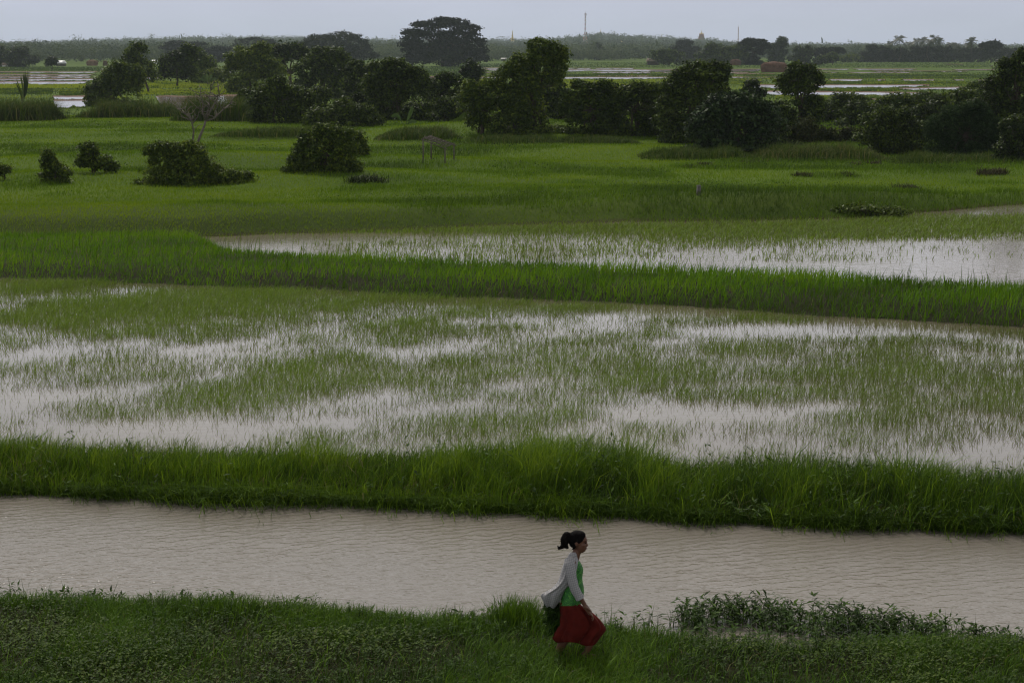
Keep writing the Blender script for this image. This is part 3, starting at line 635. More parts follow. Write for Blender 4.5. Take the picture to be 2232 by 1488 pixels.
def skf(t, a):
    # deep drape where the cloth is gathered between the thighs on the viewer's side
    return 1 - .12 * t ** .5 * np.maximum(0, np.sin(a * 11 + 3.5 * t)) ** 2 - .42 * t * np.exp(-((a - (pi * 1.5 + .15)) / .22) ** 2) - .28 * np.exp(-((a - (pi * 1.5 + .62 - .3 * t)) / .10) ** 2) * min(1, t * 2.5) - .15 * t * np.exp(-((a - (pi * 1.5 - .45)) / .10) ** 2) - .06 * np.sin(a * 4 + 6 * t) * t
skirt = loft([(842,366,548,.150,0),(870,362,560,.158,0),(900,361,618,.165,-.005),(950,364,690,.17,-.01),(1000,364,745,.175,-.01),(1050,356,786,.175,-.01),(1085,338,800,.175,-.01),(1115,324,790,.172,-.01),(1150,306,768,.168,-.01),(1185,296,742,.163,-.01),(1212,305,718,.155,-.01),(1234,335,694,.145,-.01)],
             72, RED, 'skirt', person, fold=.032, fk=7, foldfn=skf, zyfn=lambda t, x: float(np.interp(x, [290, 340, 430, 520, 600, 690, 760, 800], [-38, -14, -22, -16, 16, 8, -60, -120])) * max(0, (t - .55) / .45) ** 1.5)
# blouse: green with a lacy brocade pattern
m, t = new_mat('green_lace'); n = t.nodes; L = t.links.new
tcn = n.new('ShaderNodeTexCoord'); vo = n.new('ShaderNodeTexVoronoi'); vo.inputs['Scale'].default_value = 75; L(tcn.outputs['Object'], vo.inputs['Vector'])
nz = n.new('ShaderNodeTexNoise'); nz.inputs['Scale'].default_value = 22; L(tcn.outputs['Object'], nz.inputs['Vector'])
mm = n.new('ShaderNodeMix'); mm.inputs[0].default_value = .6; L(vo.outputs[0], mm.inputs[2]); L(nz.outputs[0], mm.inputs[3])
r = n.new('ShaderNodeValToRGB'); e = r.color_ramp.elements; e[0].position = .30; e[0].color = (.17, .42, .04, 1); e[1].position = .55; e[1].color = (.018, .13, .02, 1); x = e.new(.42); x.color = (.05, .26, .035, 1)
L(mm.outputs[0], r.inputs[0]); p = n.new('ShaderNodeBsdfPrincipled'); p.inputs['Roughness'].default_value = .6; L(r.outputs[0], p.inputs['Base Color'])
b = n.new('ShaderNodeBump'); b.inputs['Strength'].default_value = .6; b.inputs['Distance'].default_value = .01; L(vo.outputs[0], b.inputs['Height']); L(b.outputs[0], p.inputs['Normal'])
o = n.new('ShaderNodeOutputMaterial'); L(p.outputs[0], o.inputs[0]); LACE = m
loft([(436,452,524,.06,0),(450,440,540,.10,0),(475,425,558,.135,0),(515,415,577,.145,0),(545,412,580,.145,0),(590,408,570,.14,0),(640,402,570,.135,0),(680,398,582,.135,0),(720,392,588,.14,0),(770,384,586,.145,0),(820,374,572,.152,0),(850,366,560,.158,0),(876,362,548,.16,0)], 48, LACE, 'blouse', person, fold=.02, fk=8)
# open checked shirt: wraps the back, its front edges hang loose, the tail blows behind
m, t = new_mat('grey_check_cotton'); n = t.nodes; L = t.links.new
tcn = n.new('ShaderNodeTexCoord'); mp = n.new('ShaderNodeMapping'); mp.inputs['Rotation'].default_value = (0, radians(14), 0); L(tcn.outputs['Object'], mp.inputs[0])
fac = None
for d_, sc in (('X', 15), ('Z', 13)):
    wv = n.new('ShaderNodeTexWave'); wv.bands_direction = d_; wv.inputs['Scale'].default_value = sc; wv.inputs['Distortion'].default_value = .8; L(mp.outputs[0], wv.inputs['Vector'])
    pw = n.new('ShaderNodeMath'); pw.operation = 'POWER'; pw.inputs[1].default_value = 5; L(wv.outputs['Fac'], pw.inputs[0])
    if fac is None: fac = pw.outputs[0]
    else:
        ad = n.new('ShaderNodeMath'); ad.operation = 'ADD'; L(fac, ad.inputs[0]); L(pw.outputs[0], ad.inputs[1]); fac = ad.outputs[0]
r = n.new('ShaderNodeValToRGB'); e = r.color_ramp.elements; e[0].position = 0; e[0].color = (.46, .45, .455, 1); e[1].position = 1; e[1].color = (.30, .295, .31, 1)
L(fac, r.inputs[0]); p = n.new('ShaderNodeBsdfPrincipled'); p.inputs['Roughness'].default_value = .85; p.inputs['Specular IOR Level'].default_value = .1; L(r.outputs[0], p.inputs['Base Color'])
tr = n.new('ShaderNodeBsdfTranslucent'); L(r.outputs[0], tr.inputs[0]); mx = n.new('ShaderNodeMixShader'); mx.inputs[0].default_value = .18; L(p.outputs[0], mx.inputs[1]); L(tr.outputs[0], mx.inputs[2])
o = n.new('ShaderNodeOutputMaterial'); L(mx.outputs[0], o.inputs[0]); CHECK = m
def shf(t, a):
    return 1 + t * (.10 * np.sin(a * 7 + 5 * t) * np.exp(-((a - pi * 1.25) / .9) ** 2) + .05 * np.sin(a * 13 + 2))
shirt = loft([(388,448,514,.064,0),(412,436,524,.080,0),(436,418,534,.130,0),(462,402,540,.168,0),(500,388,545,.180,0),(545,374,540,.180,0),(600,362,522,.172,0),(645,346,500,.168,0),(690,312,462,.160,0),(730,262,424,.150,.01),(756,196,404,.15,.015),(784,182,388,.15,.02),(820,200,370,.135,.02),(862,226,342,.11,.03),(890,246,306,.08,.03)],
             56, CHECK, 'shirt', person, closed=False, a0=.42, a1=2 * pi - .42, fold=.03, fk=6, thick=.004, foldfn=shf, zyfn=lambda t, x: 26 * max(0, t - .6) * sin(x * .09))
cl = loft([(374,456,512,.062,0),(388,446,520,.070,0),(410,434,530,.088,0)], 28, CHECK, 'collar', shirt, closed=False, a0=.5, a1=2 * pi - .5, thick=.006)
def sleeve(pts_, rr, ph):
    mb = MB(); pp = np.array(pts_); k = 12; tt = np.linspace(0, 1, 17); P = np.stack([np.interp(tt, np.linspace(0, 1, len(pp)), pp[:, i]) for i in range(3)], -1)
    R = np.interp(tt, np.linspace(0, 1, len(rr)), rr) * (1 + .05 * np.sin(tt * 41 + ph) + .03 * np.sin(tt * 67))
    mb.tube(P, R, k, cap=False); o = mb.build('sleeve', CHECK, shirt, True); s = o.modifiers.new('Subdivision', 'SUBSURF'); s.levels = s.render_levels = 1
sleeve([wp(452, 452, -.12), wp(447, 500, -.17), wp(466, 610, -.195), wp(490, 705, -.20), wp(528, 772, -.195), wp(549, 806, -.192)], [.062, .066, .058, .055, .050, .053], 0)
sleeve([wp(470, 455, .12), wp(470, 500, .17), wp(440, 600, .19), wp(402, 690, .20), wp(365, 780, .16)], [.062, .066, .058, .055, .052], 2)
# the bundle of cut greens she carries behind her hip
bx = np.array(wp(322, 930, .08)) + np.array((FX, FY, FZ))
bun = empty('greens_bundle', tuple(bx), 'bundle of dark cut greens held low behind the woman\'s red skirt', 'bundle')
nB = 420; a = rng.normal(pi * 1.25, .75, nB); P = rng.normal(0, 1, (nB, 3)) * (.045, .05, .075) + np.array((0, 0, -.02))
el = rng.uniform(-1.3, .3, nB); D = np.stack([np.cos(a) * np.cos(el), np.sin(a) * np.cos(el) * .8, np.sin(el)], -1); D = unit(D)
V, Q, T, R = leaflets(P, D, unit(rng.normal(0, 1, (nB, 3)) + (0, 0, .8)), rng.uniform(.06, .13, nB), rng.uniform(.016, .034, nB), rng.uniform(0, .7, nB))
link('leaves', mesh('leaves', V, [T], G_WEED, {'rnd': R}), bun)
sb = MB()
for i in range(16):
    q = rng.normal(0, .012, 3); sb.tube([np.array((.03, -.0, .10)) + q, np.array((.0, 0, .02)) + q * 2, rng.normal(0, .05, 3) * (1, 1, .4) + (-.03, 0, -.09)], [.004, .004, .002], 5, .5)
sb.build('stems', G_WEED, bun)

# ------------------------------------------------------------------ trees and bushes
BARK = plain('grey_brown_bark', (.055, .042, .032), .9, .35, 8, bump=.3)
LEAF = {
 'dark': foliage('dark_tree_leaf', (.006, .012, .002), (.022, .043, .005), (.090, .135, .013), .55, .28, .35, .16),
 'mid': foliage('tree_leaf', (.013, .027, .003), (.045, .082, .007), (.14, .19, .016), .55, .30, .35, .16),
 'bright': foliage('bright_tree_leaf', (.024, .046, .006), (.060, .095, .008), (.14, .18, .02), .6, .3, .35, .1),
 'blue': foliage('broad_glossy_leaf', (.008, .018, .005), (.022, .046, .012), (.062, .10, .026), .55, .14, .4, .12),
 'olive': foliage('olive_bush_leaf', (.018, .025, .006), (.034, .046, .009), (.078, .085, .020), .65, .25, .4, .08),
 'feather': foliage('feathery_leaf', (.010, .022, .007), (.022, .046, .013), (.050, .088, .024), .7, .2, .3, .06),
 'far': foliage('rain_tree_leaf', (.005, .008, .004), (.010, .016, .008), (.032, .044, .014), .7, .15, .06, .06),
}
def ell_dirs(n):
    return unit(rng.normal(0, 1, (n, 3)))
def crown_arrays(blobs, leaf, dens=1.0, tone=.5, clump=.33, flat=.75, aspect=.55, hang=0.0, inner=.18, rmin=2.2):
    Ps, Ns, Rs = [], [], []
    for (c, R) in blobs:
        c = np.asarray(c); R = np.asarray(R); rx, ry, rz = R
        area = 4 * pi * (((rx * ry) ** 1.6 + (rx * rz) ** 1.6 + (ry * rz) ** 1.6) / 3) ** (1 / 1.6)
        rc = max(clump * (rx * ry * rz) ** (1 / 3) , rmin * leaf)
        ncl = int(dens * area / (rc * rc * 2.6)) + 4
        d = ell_dirs(ncl); d[:, 2] = np.where((d[:, 2] < -.35) & (rng.random(ncl) < .6), -d[:, 2], d[:, 2])
        rf = np.where(rng.random(ncl) < inner, rng.uniform(.3, .7, ncl), rng.uniform(.66, 1.2, ncl))
        cc = c + d * R * rf[:, None]
        crad = rc * rng.uniform(.4, 1.45, ncl)
        nsp = max(8, ncl // 3); d2 = ell_dirs(nsp); d2[:, 2] = np.abs(d2[:, 2]) * .9 + .05; d2 = unit(d2)
        cc = np.concatenate([cc, c + d2 * R * rng.uniform(.98, 1.30, nsp)[:, None]]); crad = np.concatenate([crad, np.maximum(rc * rng.uniform(.2, .42, nsp), leaf * 1.1)]); d = np.concatenate([d, d2]); ncl += nsp
        nl = np.maximum((dens * 2.6 * crad ** 2 / (leaf * leaf * aspect)).astype(int), 5)
        ci = np.repeat(np.arange(ncl), nl); n = len(ci)
        q = unit(rng.normal(0, 1, (n, 3))) * (rng.random(n) ** .45)[:, None]; q[:, 2] *= flat
        P = cc[ci] + q * crad[ci][:, None]
        if hang: P[:, 2] -= hang * rng.random(n) ** 2 * crad[ci]
        Nn = unit(.55 * q + .45 * d[ci] + np.array((0, 0, .45)) + rng.normal(0, .55, (n, 3)))
        ct = rng.normal(0, .13, ncl)
        Ps.append(P); Ns.append(Nn); Rs.append(tone + ct[ci] + rng.normal(0, .19, n) )
    return np.concatenate(Ps), np.concatenate(Ns), np.concatenate(Rs)
def cards(P, Nn, rnd, leaf, aspect=.55):
    n = len(P); t = unit(np.cross(Nn, rng.normal(0, 1, (n, 3)))); s = np.cross(Nn, t); L = leaf * rng.uniform(.6, 1.6, n)[:, None]
    V = np.stack([P - t * L * .5, P + s * L * aspect * .5 + t * L * .05, P + t * L * .55 - Nn * L * .12, P - s * L * aspect * .5 + t * L * .05], 1).reshape(-1, 3)
    return V, np.arange(n)[:, None] * 4 + np.array([[0, 1, 2, 3]]), np.repeat(np.clip(rnd, 0, 1), 4)
def px_blobs(bl, Y, depth=.9, spread=.25):
    s = ppm(Y); out = []
    for b in bl:
        x, y, rx, ry = b[:4]; dy = (b[4] if len(b) > 4 else rng.uniform(-spread, spread) * rx / s)
        X, Z = at_y(x, y, Y + dy); R = np.array((rx, 0, ry)) / ppm(Y + dy); R[1] = depth * .5 * (R[0] + R[2]) if R[0] < 2.5 * R[2] else depth * R[0]
        out.append(((float(X), Y + dy, float(Z)), R))
    return out
def limb_path(a, b, n=6, bend=.12):
    a = np.asarray(a, float); b = np.asarray(b, float); t = np.linspace(0, 1, n)[:, None]; l = np.linalg.norm(b - a)
    mid = rng.normal(0, bend * l, 3); mid[2] = abs(mid[2]) * .4
    return a + (b - a) * t + mid * (np.sin(t * pi)) * .6 + rng.normal(0, .02 * l, (n, 3)) * (np.sin(t * pi))
def make_tree(name, base_px, bl, label, cat='tree', kind='mid', tone=.5, leaf=None, dens=1.0, trunk=None, stems=1, depth=.9, clump=.33, flat=.75, aspect=.55, hang=0, Y=None, group=None, part='crown', spread=.25, fork=.45, inner=.18, lean=0, z0=None, skirt=0, lobes=5):
    bx, by = base_px
    X, Yb, zb = hit(bx, by)
    if Y is not None: X = X * Y / Yb; Yb = Y; zb = float(gz(X, Yb))
    if z0 is not None: zb = z0
    leaf = leaf or max(.12, Yb / 1991 * 2.5)
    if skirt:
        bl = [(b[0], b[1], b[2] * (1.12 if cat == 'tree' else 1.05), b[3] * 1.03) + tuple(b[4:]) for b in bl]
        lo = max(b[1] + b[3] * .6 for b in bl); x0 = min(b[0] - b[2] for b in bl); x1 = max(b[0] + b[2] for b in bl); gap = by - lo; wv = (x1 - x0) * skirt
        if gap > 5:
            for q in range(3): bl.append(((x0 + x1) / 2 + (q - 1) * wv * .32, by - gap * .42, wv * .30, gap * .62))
    if lobes:
        nb = []
        for b in bl:
            nb.append((b[0], b[1], b[2] * .82, b[3] * .82) + tuple(b[4:]))
            for q in range(lobes):
                a_ = rng.uniform(-.5, pi + .5); e_ = rng.uniform(.26, .48); nb.append((b[0] + cos(a_) * b[2] * .8, b[1] - sin(a_) * b[3] * .8, b[2] * e_, b[3] * e_ * rng.uniform(.8, 1.2)))
        bl_all = nb
    else: bl_all = bl
    trunk_blobs = px_blobs(bl, Yb, depth, spread); blobs = px_blobs(bl_all, Yb, depth, spread)
    root = empty(name, (X, Yb, zb), label, cat, group)
    P, Nn, R = crown_arrays(blobs, leaf, dens * (1.12 if skirt >= .7 else 1.0), tone, clump, flat, aspect, hang, inner)
    k = P[:, 2] > zb - .05; P, Nn, R = P[k], Nn[k], R[k]
    V, Q, R = cards(P, Nn, R, leaf, aspect); V = V - np.array((X, Yb, zb))
    link(part, mesh(part, V, [Q], LEAF[kind], {'rnd': R}), root)
    blobs = trunk_blobs; zt = max(b[0][2] + b[1][2] for b in blobs) - zb
    r0 = trunk or max(.04, zt * .022)
    mb = MB()
    for i in range(stems):
        off = np.array((rng.normal(0, .25 if stems > 1 else 0), rng.normal(0, .25 if stems > 1 else 0), 0)) * (stems > 1) * min(1, zt / 4)
        big = max(blobs, key=lambda b: b[1][0] * b[1][2])
        tgt = np.array(big[0]) - (X, Yb, zb); fk = off + (tgt - off) * (1, 1, 0) * fork * .7 + np.array((lean, 0, max(.25, fork * zt)))
        mb.tube(limb_path(off - (0, 0, .15), fk, 6, .05), np.linspace(r0 * 1.15, r0 * .75, 6), 7)
        for b in blobs:
            e = np.array(b[0]) - (X, Yb, zb) + rng.normal(0, .2, 3) * b[1]
            mb.tube(limb_path(fk, e, 6, .10), np.linspace(r0 * .62, r0 * .14, 6), 5)
            for _ in range(2):
                mb.tube(limb_path(e, np.array(b[0]) - (X, Yb, zb) + unit(rng.normal(0, 1, 3)) * b[1] * .8, 4, .1), np.linspace(r0 * .2, r0 * .05, 4), 4)
    mb.build('trunk' if cat == 'tree' else 'stem', BARK, root, True)
    return root

# --- the thicket behind the meadow, left to right
make_tree('bushy_tree', (245,232), [(243,200,46,32),(282,172,24,34),(222,206,32,28),(262,165,24,26),(300,190,10,36),(250,178,30,24)], 'rounded leafy bush tree at the left in front of the water strips', kind='mid', tone=.55, stems=3, skirt=0.75)
make_tree('slender_tree', (325,188), [(300,122,24,18),(285,150,24,24),(316,150,20,20),(305,104,12,8),(325,166,12,12),(275,168,14,10)], 'light airy tree rising right behind the rounded leafy bush tree', kind='mid', tone=.5, dens=.75, Y=330)
make_tree('round_tree', (386,187), [(385,152,36,30),(372,135,20,18),(402,128,22,20),(413,112,9,12),(362,160,14,20),(410,160,16,22)], 'dark round tree between the rounded bush tree and the thicket', kind='dark', tone=.55, Y=380)
make_tree('round_tree', (440,178), [(440,147,24,30),(452,160,18,16),(430,128,14,14)], 'paler bushy tree touching the right side of the dark round tree', kind='mid', tone=.5, Y=420)
make_tree('low_bush', (470,182), [(470,168,30,12),(440,172,18,9)], 'low light green bush beside the pale banana clump', 'bush', 'bright', tone=.5, Y=410, stems=2, part='foliage')
make_tree('light_leaved_tree', (540,205), [(520,128,24,18),(510,150,14,20),(536,150,26,24),(556,120,24,16),(572,108,10,10),(575,145,26,24),(545,180,34,22),(515,195,14,14),(600,165,20,20)], 'tree with yellow green sunlit leaves at the left end of the thicket', kind='mid', tone=.68, stems=2, skirt=0.75)
make_tree('forked_tree', (636,198), [(612,108,20,10),(640,112,26,14),(612,128,30,16),(655,125,22,16),(600,148,26,14),(585,130,16,12),(668,142,18,16)], 'tree with bare forking dark trunks showing under its crown', kind='dark', tone=.5, stems=4, dens=.9, fork=.35, trunk=.13)
make_tree('thicket_tree', (705,215), [(700,128,36,20),(680,150,32,26),(722,138,30,22),(740,150,26,28),(700,178,40,28),(760,160,16,24),(725,120,18,12),(665,185,16,22)], 'full dark crowned tree right of the forking trunks', kind='dark', tone=.6, stems=2, skirt=0.75)
make_tree('thicket_tree', (800,240), [(780,158,26,20),(795,185,30,28),(775,205,30,30),(815,165,20,18)], 'narrow shaded tree between two fuller crowns of the thicket', kind='dark', tone=.45, stems=2, skirt=0.75)
make_tree('thicket_tree', (862,262), [(845,150,36,18),(868,160,34,22),(840,185,40,30),(890,185,36,30),(860,225,44,34),(905,200,22,26),(820,200,20,30),(915,170,14,12)], 'broad dark tree in front of the flooded strips, left of the great rain tree', kind='dark', tone=.62, stems=3, skirt=0.75)
make_tree('vine_bush', (600,276), [(595,205,28,18),(608,185,16,14),(575,230,30,26),(630,215,38,22),(660,235,28,30),(600,250,46,22),(560,262,18,14),(640,258,40,18)], 'vine covered bush with a peaked top below the forking trunks', 'bush', 'dark', tone=.62, stems=3, clump=.25, part='foliage', Y=176, skirt=0.90)
make_tree('vine_bush', (745,285), [(745,238,40,18),(720,255,40,22),(780,252,38,22),(760,268,58,18),(700,268,26,16),(808,265,20,16)], 'low spreading dark bush at the foot of the full crowned tree', 'bush', 'dark', tone=.68, stems=3, clump=.25, part='foliage', Y=168, skirt=0.90)
make_tree('thicket_bush', (925,275), [(905,245,22,18),(935,250,26,20),(890,262,20,14),(955,262,20,14)], 'rounded bush behind the big pale banana leaf', 'bush', 'dark', tone=.55, stems=2, clump=.28, part='foliage', Y=182, skirt=0.90)
make_tree('small_dark_tree', (1028,182), [(1026,150,18,14),(1016,162,10,10),(1038,160,10,10),(1028,170,12,10)], 'small dark tree on the fields just right of the great rain tree', kind='dark', tone=.35, Y=300, dens=.8)
make_tree('thicket_tree', (965,258), [(950,185,26,16),(985,190,30,20),(955,215,40,28),(1000,220,34,26),(975,175,20,10),(935,205,18,20)], 'low bushy tree below the great rain tree in the thicket line', kind='dark', tone=.6, stems=3, skirt=0.75)
make_tree('thicket_tree', (1050,292), [(1050,195,34,20),(1070,215,32,26),(1030,235,34,32),(1065,250,32,36),(1025,200,18,18),(1045,275,34,20)], 'yellowish green bushy tree left of the tall leaning tree', kind='mid', tone=.52, stems=3, skirt=0.75)
make_tree('tall_tree', (1165,288), [(1180,104,26,14),(1195,118,34,20),(1213,140,18,26),(1165,128,30,20),(1140,148,30,22),(1175,155,44,26),(1115,168,30,20),(1190,185,32,26),(1150,185,40,28),(1105,195,22,22),(1228,125,7,14),(1150,225,34,40),(1160,262,22,26)], 'tallest tree of the thicket, its bright topped crown leaning right', kind='mid', tone=.58, trunk=.22, stems=1, clump=.27, skirt=0.75)
make_tree('thicket_tree', (1195,296), [(1160,195,28,22),(1190,205,34,26),(1215,230,30,34),(1170,245,40,36),(1220,265,26,28),(1150,270,26,22)], 'dense shaded tree directly in front of the tallest tree', kind='dark', tone=.5, stems=3, Y=172, skirt=0.75)
make_tree('thicket_bush', (1125,294), [(1110,235,24,22),(1130,255,28,26),(1105,270,24,22)], 'leafy bush at the left foot of the tallest tree', 'bush', 'mid', tone=.5, stems=2, part='foliage', skirt=0.90)
make_tree('thicket_tree', (1290,292), [(1275,190,24,14),(1262,205,26,20),(1300,215,40,22),(1320,192,18,10),(1285,240,46,28),(1335,235,24,28),(1250,250,24,30),(1300,270,50,22)], 'spreading tree right of the tallest tree with ragged top twigs', kind='mid', tone=.42, stems=3, skirt=0.75)
make_tree('thicket_tree', (1385,296), [(1380,205,34,20),(1405,195,24,16),(1360,225,30,26),(1415,230,34,34),(1380,260,46,30),(1430,265,30,30)], 'mid height shaded tree left of the vine draped tree', kind='dark', tone=.58, stems=3, skirt=0.75)
make_tree('vine_draped_tree', (1520,312), [(1562,152,22,14),(1520,158,28,18),(1495,170,24,16),(1545,172,34,26),(1510,195,44,30),(1475,195,24,22),(1562,195,22,30),(1500,235,50,36),(1545,235,36,36),(1470,250,34,40),(1510,280,46,28)], 'tall vine draped tree with a blunt double top, dark throughout', kind='dark', tone=.62, stems=2, clump=.24, skirt=0.75)
make_tree('broadleaf_bush', (1610,330), [(1600,225,42,22),(1575,250,46,30),(1625,240,44,30),(1555,285,44,34),(1610,285,60,40),(1660,265,38,34),(1530,300,26,26),(1650,305,44,26),(1590,312,50,20)], 'large rounded bush of broad glossy leaves, palest of the right thicket', 'bush', 'blue', tone=.5, stems=4, leaf=.2, aspect=.6, part='foliage', clump=.24, skirt=0.90)
make_tree('sapling', (1648,262), [(1640,188,14,10),(1632,200,10,8),(1650,205,14,10),(1638,220,16,10)], 'thin sapling with sparse leaves above the broad glossy bush', 'tree', 'dark', tone=.4, dens=.6, Y=185)
make_tree('narrow_tree', (1745,300), [(1745,155,22,16),(1740,172,38,18),(1765,178,24,18),(1722,185,22,20),(1745,198,34,14),(1748,232,34,24),(1770,240,16,26),(1745,262,30,24)], 'upright narrow tree standing against the flooded strips', kind='dark', tone=.55, stems=1, fork=.3, trunk=.16, skirt=0.75)
make_tree('thicket_bush', (1690,320), [(1690,250,34,24),(1700,280,40,30),(1675,300,30,22),(1715,262,24,22)], 'shaded bush between the broad glossy bush and the narrow tree', 'bush', 'dark', tone=.5, stems=3, part='foliage', skirt=0.90)
make_tree('olive_bush', (1740,332), [(1740,285,36,26),(1715,305,30,22),(1770,300,30,22),(1745,318,44,14)], 'olive tinted twiggy bush at the foot of the narrow tree', 'bush', 'olive', tone=.5, stems=4, part='foliage', clump=.22, Y=139, skirt=0.90)
make_tree('olive_bush', (1830,332), [(1830,298,34,22),(1800,312,30,16),(1865,308,30,20)], 'drab olive bush, lower one, right of the narrow tree', 'bush', 'olive', tone=.36, stems=4, part='foliage', clump=.22, Y=139, skirt=0.90)
make_tree('thicket_bush', (1840,270), [(1845,225,34,16),(1815,240,26,18),(1870,240,36,20),(1840,258,46,18),(1800,262,26,16)], 'mounded green bush below the flooded strips, right of the narrow tree', 'bush', 'dark', tone=.66, stems=3, part='foliage', Y=185, skirt=0.90)
make_tree('thicket_bush', (1975,275), [(1960,225,34,14),(1995,222,40,18),(1930,240,34,18),(1975,245,52,22),(2025,240,30,24)], 'wide bush with grass tops in the middle of the right thicket', 'bush', 'mid', tone=.48, stems=3, part='foliage', Y=180, skirt=0.90)
make_tree('thicket_tree', (1945,335), [(1930,258,34,20),(1905,275,26,22),(1960,275,38,26),(1925,300,44,30),(1985,300,32,32),(1945,320,50,16)], 'dense dark round bush tree in front of the wide bush', kind='dark', tone=.66, stems=3, skirt=0.75)
make_tree('feathery_bamboo', (2100,348), [(2090,258,30,24),(2055,280,28,26),(2125,250,26,22),(2110,295,50,34),(2060,315,34,28),(2150,285,34,30),(2165,315,34,28),(2090,328,56,18)], 'feathery bluish bamboo clump in front of the right edge trees', 'bamboo', 'feather', tone=.5, stems=6, leaf=.2, aspect=.22, clump=.26, part='foliage', hang=.8, skirt=0.90)
make_tree('thicket_tree', (2100,290), [(2105,215,30,18),(2080,235,30,20),(2140,225,32,26),(2120,250,50,24)], 'mid height tree behind the feathery bamboo clump', kind='mid', tone=.48, stems=2, Y=182, skirt=0.75)
make_tree('edge_tree', (2205,330), [(2222,128,12,18),(2196,160,32,26),(2224,165,26,24),(2180,180,22,20),(2205,205,48,30),(2160,215,30,24),(2215,250,46,40),(2180,260,36,36),(2225,300,40,40)], 'tall dark tree cut by the right frame edge', kind='dark', tone=.5, stems=2, trunk=.22, skirt=0.75)
make_tree('edge_bush', (2212,352), [(2210,285,28,26),(2222,315,30,30),(2195,330,24,18)], 'dark bush at the foot of the tall right edge tree', 'bush', 'dark', tone=.45, stems=3, part='foliage', skirt=0.90)
make_tree('domed_bush', (2004,334), [(2004,326,17,9)], 'small even domed grey green bush tucked under the dark bush tree', 'bush', 'feather', tone=.6, stems=2, leaf=.12, part='foliage')
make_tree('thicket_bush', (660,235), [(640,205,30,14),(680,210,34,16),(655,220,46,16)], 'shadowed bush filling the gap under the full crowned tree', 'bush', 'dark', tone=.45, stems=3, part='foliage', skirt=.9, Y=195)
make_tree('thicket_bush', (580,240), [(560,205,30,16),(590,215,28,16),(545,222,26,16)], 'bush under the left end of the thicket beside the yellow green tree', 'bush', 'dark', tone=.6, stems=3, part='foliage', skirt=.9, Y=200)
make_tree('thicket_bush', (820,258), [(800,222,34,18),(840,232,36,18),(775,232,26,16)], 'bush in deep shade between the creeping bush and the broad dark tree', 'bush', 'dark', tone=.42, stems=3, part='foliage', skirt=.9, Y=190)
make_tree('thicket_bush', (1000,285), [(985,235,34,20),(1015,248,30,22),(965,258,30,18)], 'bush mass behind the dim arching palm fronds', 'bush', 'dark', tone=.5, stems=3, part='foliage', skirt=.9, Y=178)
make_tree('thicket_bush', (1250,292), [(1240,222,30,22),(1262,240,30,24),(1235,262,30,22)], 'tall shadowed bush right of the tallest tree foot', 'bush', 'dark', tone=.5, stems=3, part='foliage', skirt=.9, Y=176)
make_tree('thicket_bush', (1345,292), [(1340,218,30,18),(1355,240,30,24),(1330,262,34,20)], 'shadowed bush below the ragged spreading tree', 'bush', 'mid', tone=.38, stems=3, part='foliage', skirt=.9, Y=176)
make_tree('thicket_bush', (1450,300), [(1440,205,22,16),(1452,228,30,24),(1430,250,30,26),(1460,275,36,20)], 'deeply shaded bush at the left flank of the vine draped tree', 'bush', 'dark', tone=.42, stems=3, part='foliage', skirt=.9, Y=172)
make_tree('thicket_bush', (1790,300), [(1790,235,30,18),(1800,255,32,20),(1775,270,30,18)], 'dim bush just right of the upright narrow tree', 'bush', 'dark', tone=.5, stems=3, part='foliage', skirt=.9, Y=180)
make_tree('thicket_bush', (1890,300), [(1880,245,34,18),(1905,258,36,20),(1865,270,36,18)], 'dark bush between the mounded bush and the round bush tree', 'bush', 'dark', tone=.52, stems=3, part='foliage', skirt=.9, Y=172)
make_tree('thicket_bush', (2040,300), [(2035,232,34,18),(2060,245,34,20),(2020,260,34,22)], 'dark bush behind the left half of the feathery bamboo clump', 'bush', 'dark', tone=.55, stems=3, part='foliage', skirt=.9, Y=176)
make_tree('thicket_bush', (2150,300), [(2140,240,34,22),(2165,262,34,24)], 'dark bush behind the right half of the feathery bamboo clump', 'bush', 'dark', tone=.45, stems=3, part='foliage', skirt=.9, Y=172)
make_tree('thicket_tree', (2085,285), [(2080,222,26,14),(2120,212,30,16),(2150,195,28,18),(2060,235,24,16)], 'leafy tree leaning out left of the tall right edge tree', kind='mid', tone=.5, stems=2, skirt=.75, Y=195)
# --- bushes standing in the meadow
make_tree('meadow_bush', (705,374), [(715,290,28,18),(690,305,34,20),(740,302,26,20),(675,325,30,22),(710,330,50,30),(745,325,22,22),(660,350,26,20),(720,355,56,16)], 'leafy meadow bush with a paler top, largest beside the bamboo rack', 'bush', 'mid', tone=.52, stems=4, part='foliage', skirt=0.90)
make_tree('meadow_bush', (778,340), [(778,303,14,12),(785,318,12,10),(770,316,10,10)], 'thin small bush against the right flank of the pale topped meadow bush', 'bush', 'mid', tone=.5, stems=3, dens=.7, part='foliage', skirt=0.90)
make_tree('meadow_bush', (388,402), [(375,325,34,18),(405,330,36,18),(355,350,28,24),(400,358,50,26),(445,365,30,22),(380,382,60,18),(470,382,40,14),(335,330,14,12)], 'broad dark meadow bush under the bare branched tree', 'bush', 'mid', dens=.85, tone=.58, stems=4, part='foliage', skirt=0.90)
make_tree('meadow_bush', (505,398), [(490,385,34,10),(525,388,28,8),(460,390,28,8)], 'low creeping dark bush trailing right from the broad meadow bush', 'bush', 'mid', dens=.85, tone=.6, stems=3, part='foliage', skirt=0.90)
make_tree('meadow_bush', (205,377), [(192,330,16,16),(200,345,24,18),(222,358,24,14),(195,362,28,14),(245,368,14,8)], 'peaked dark meadow bush between the small and the broad one', 'bush', 'mid', dens=.85, tone=.5, stems=3, part='foliage', skirt=0.90)
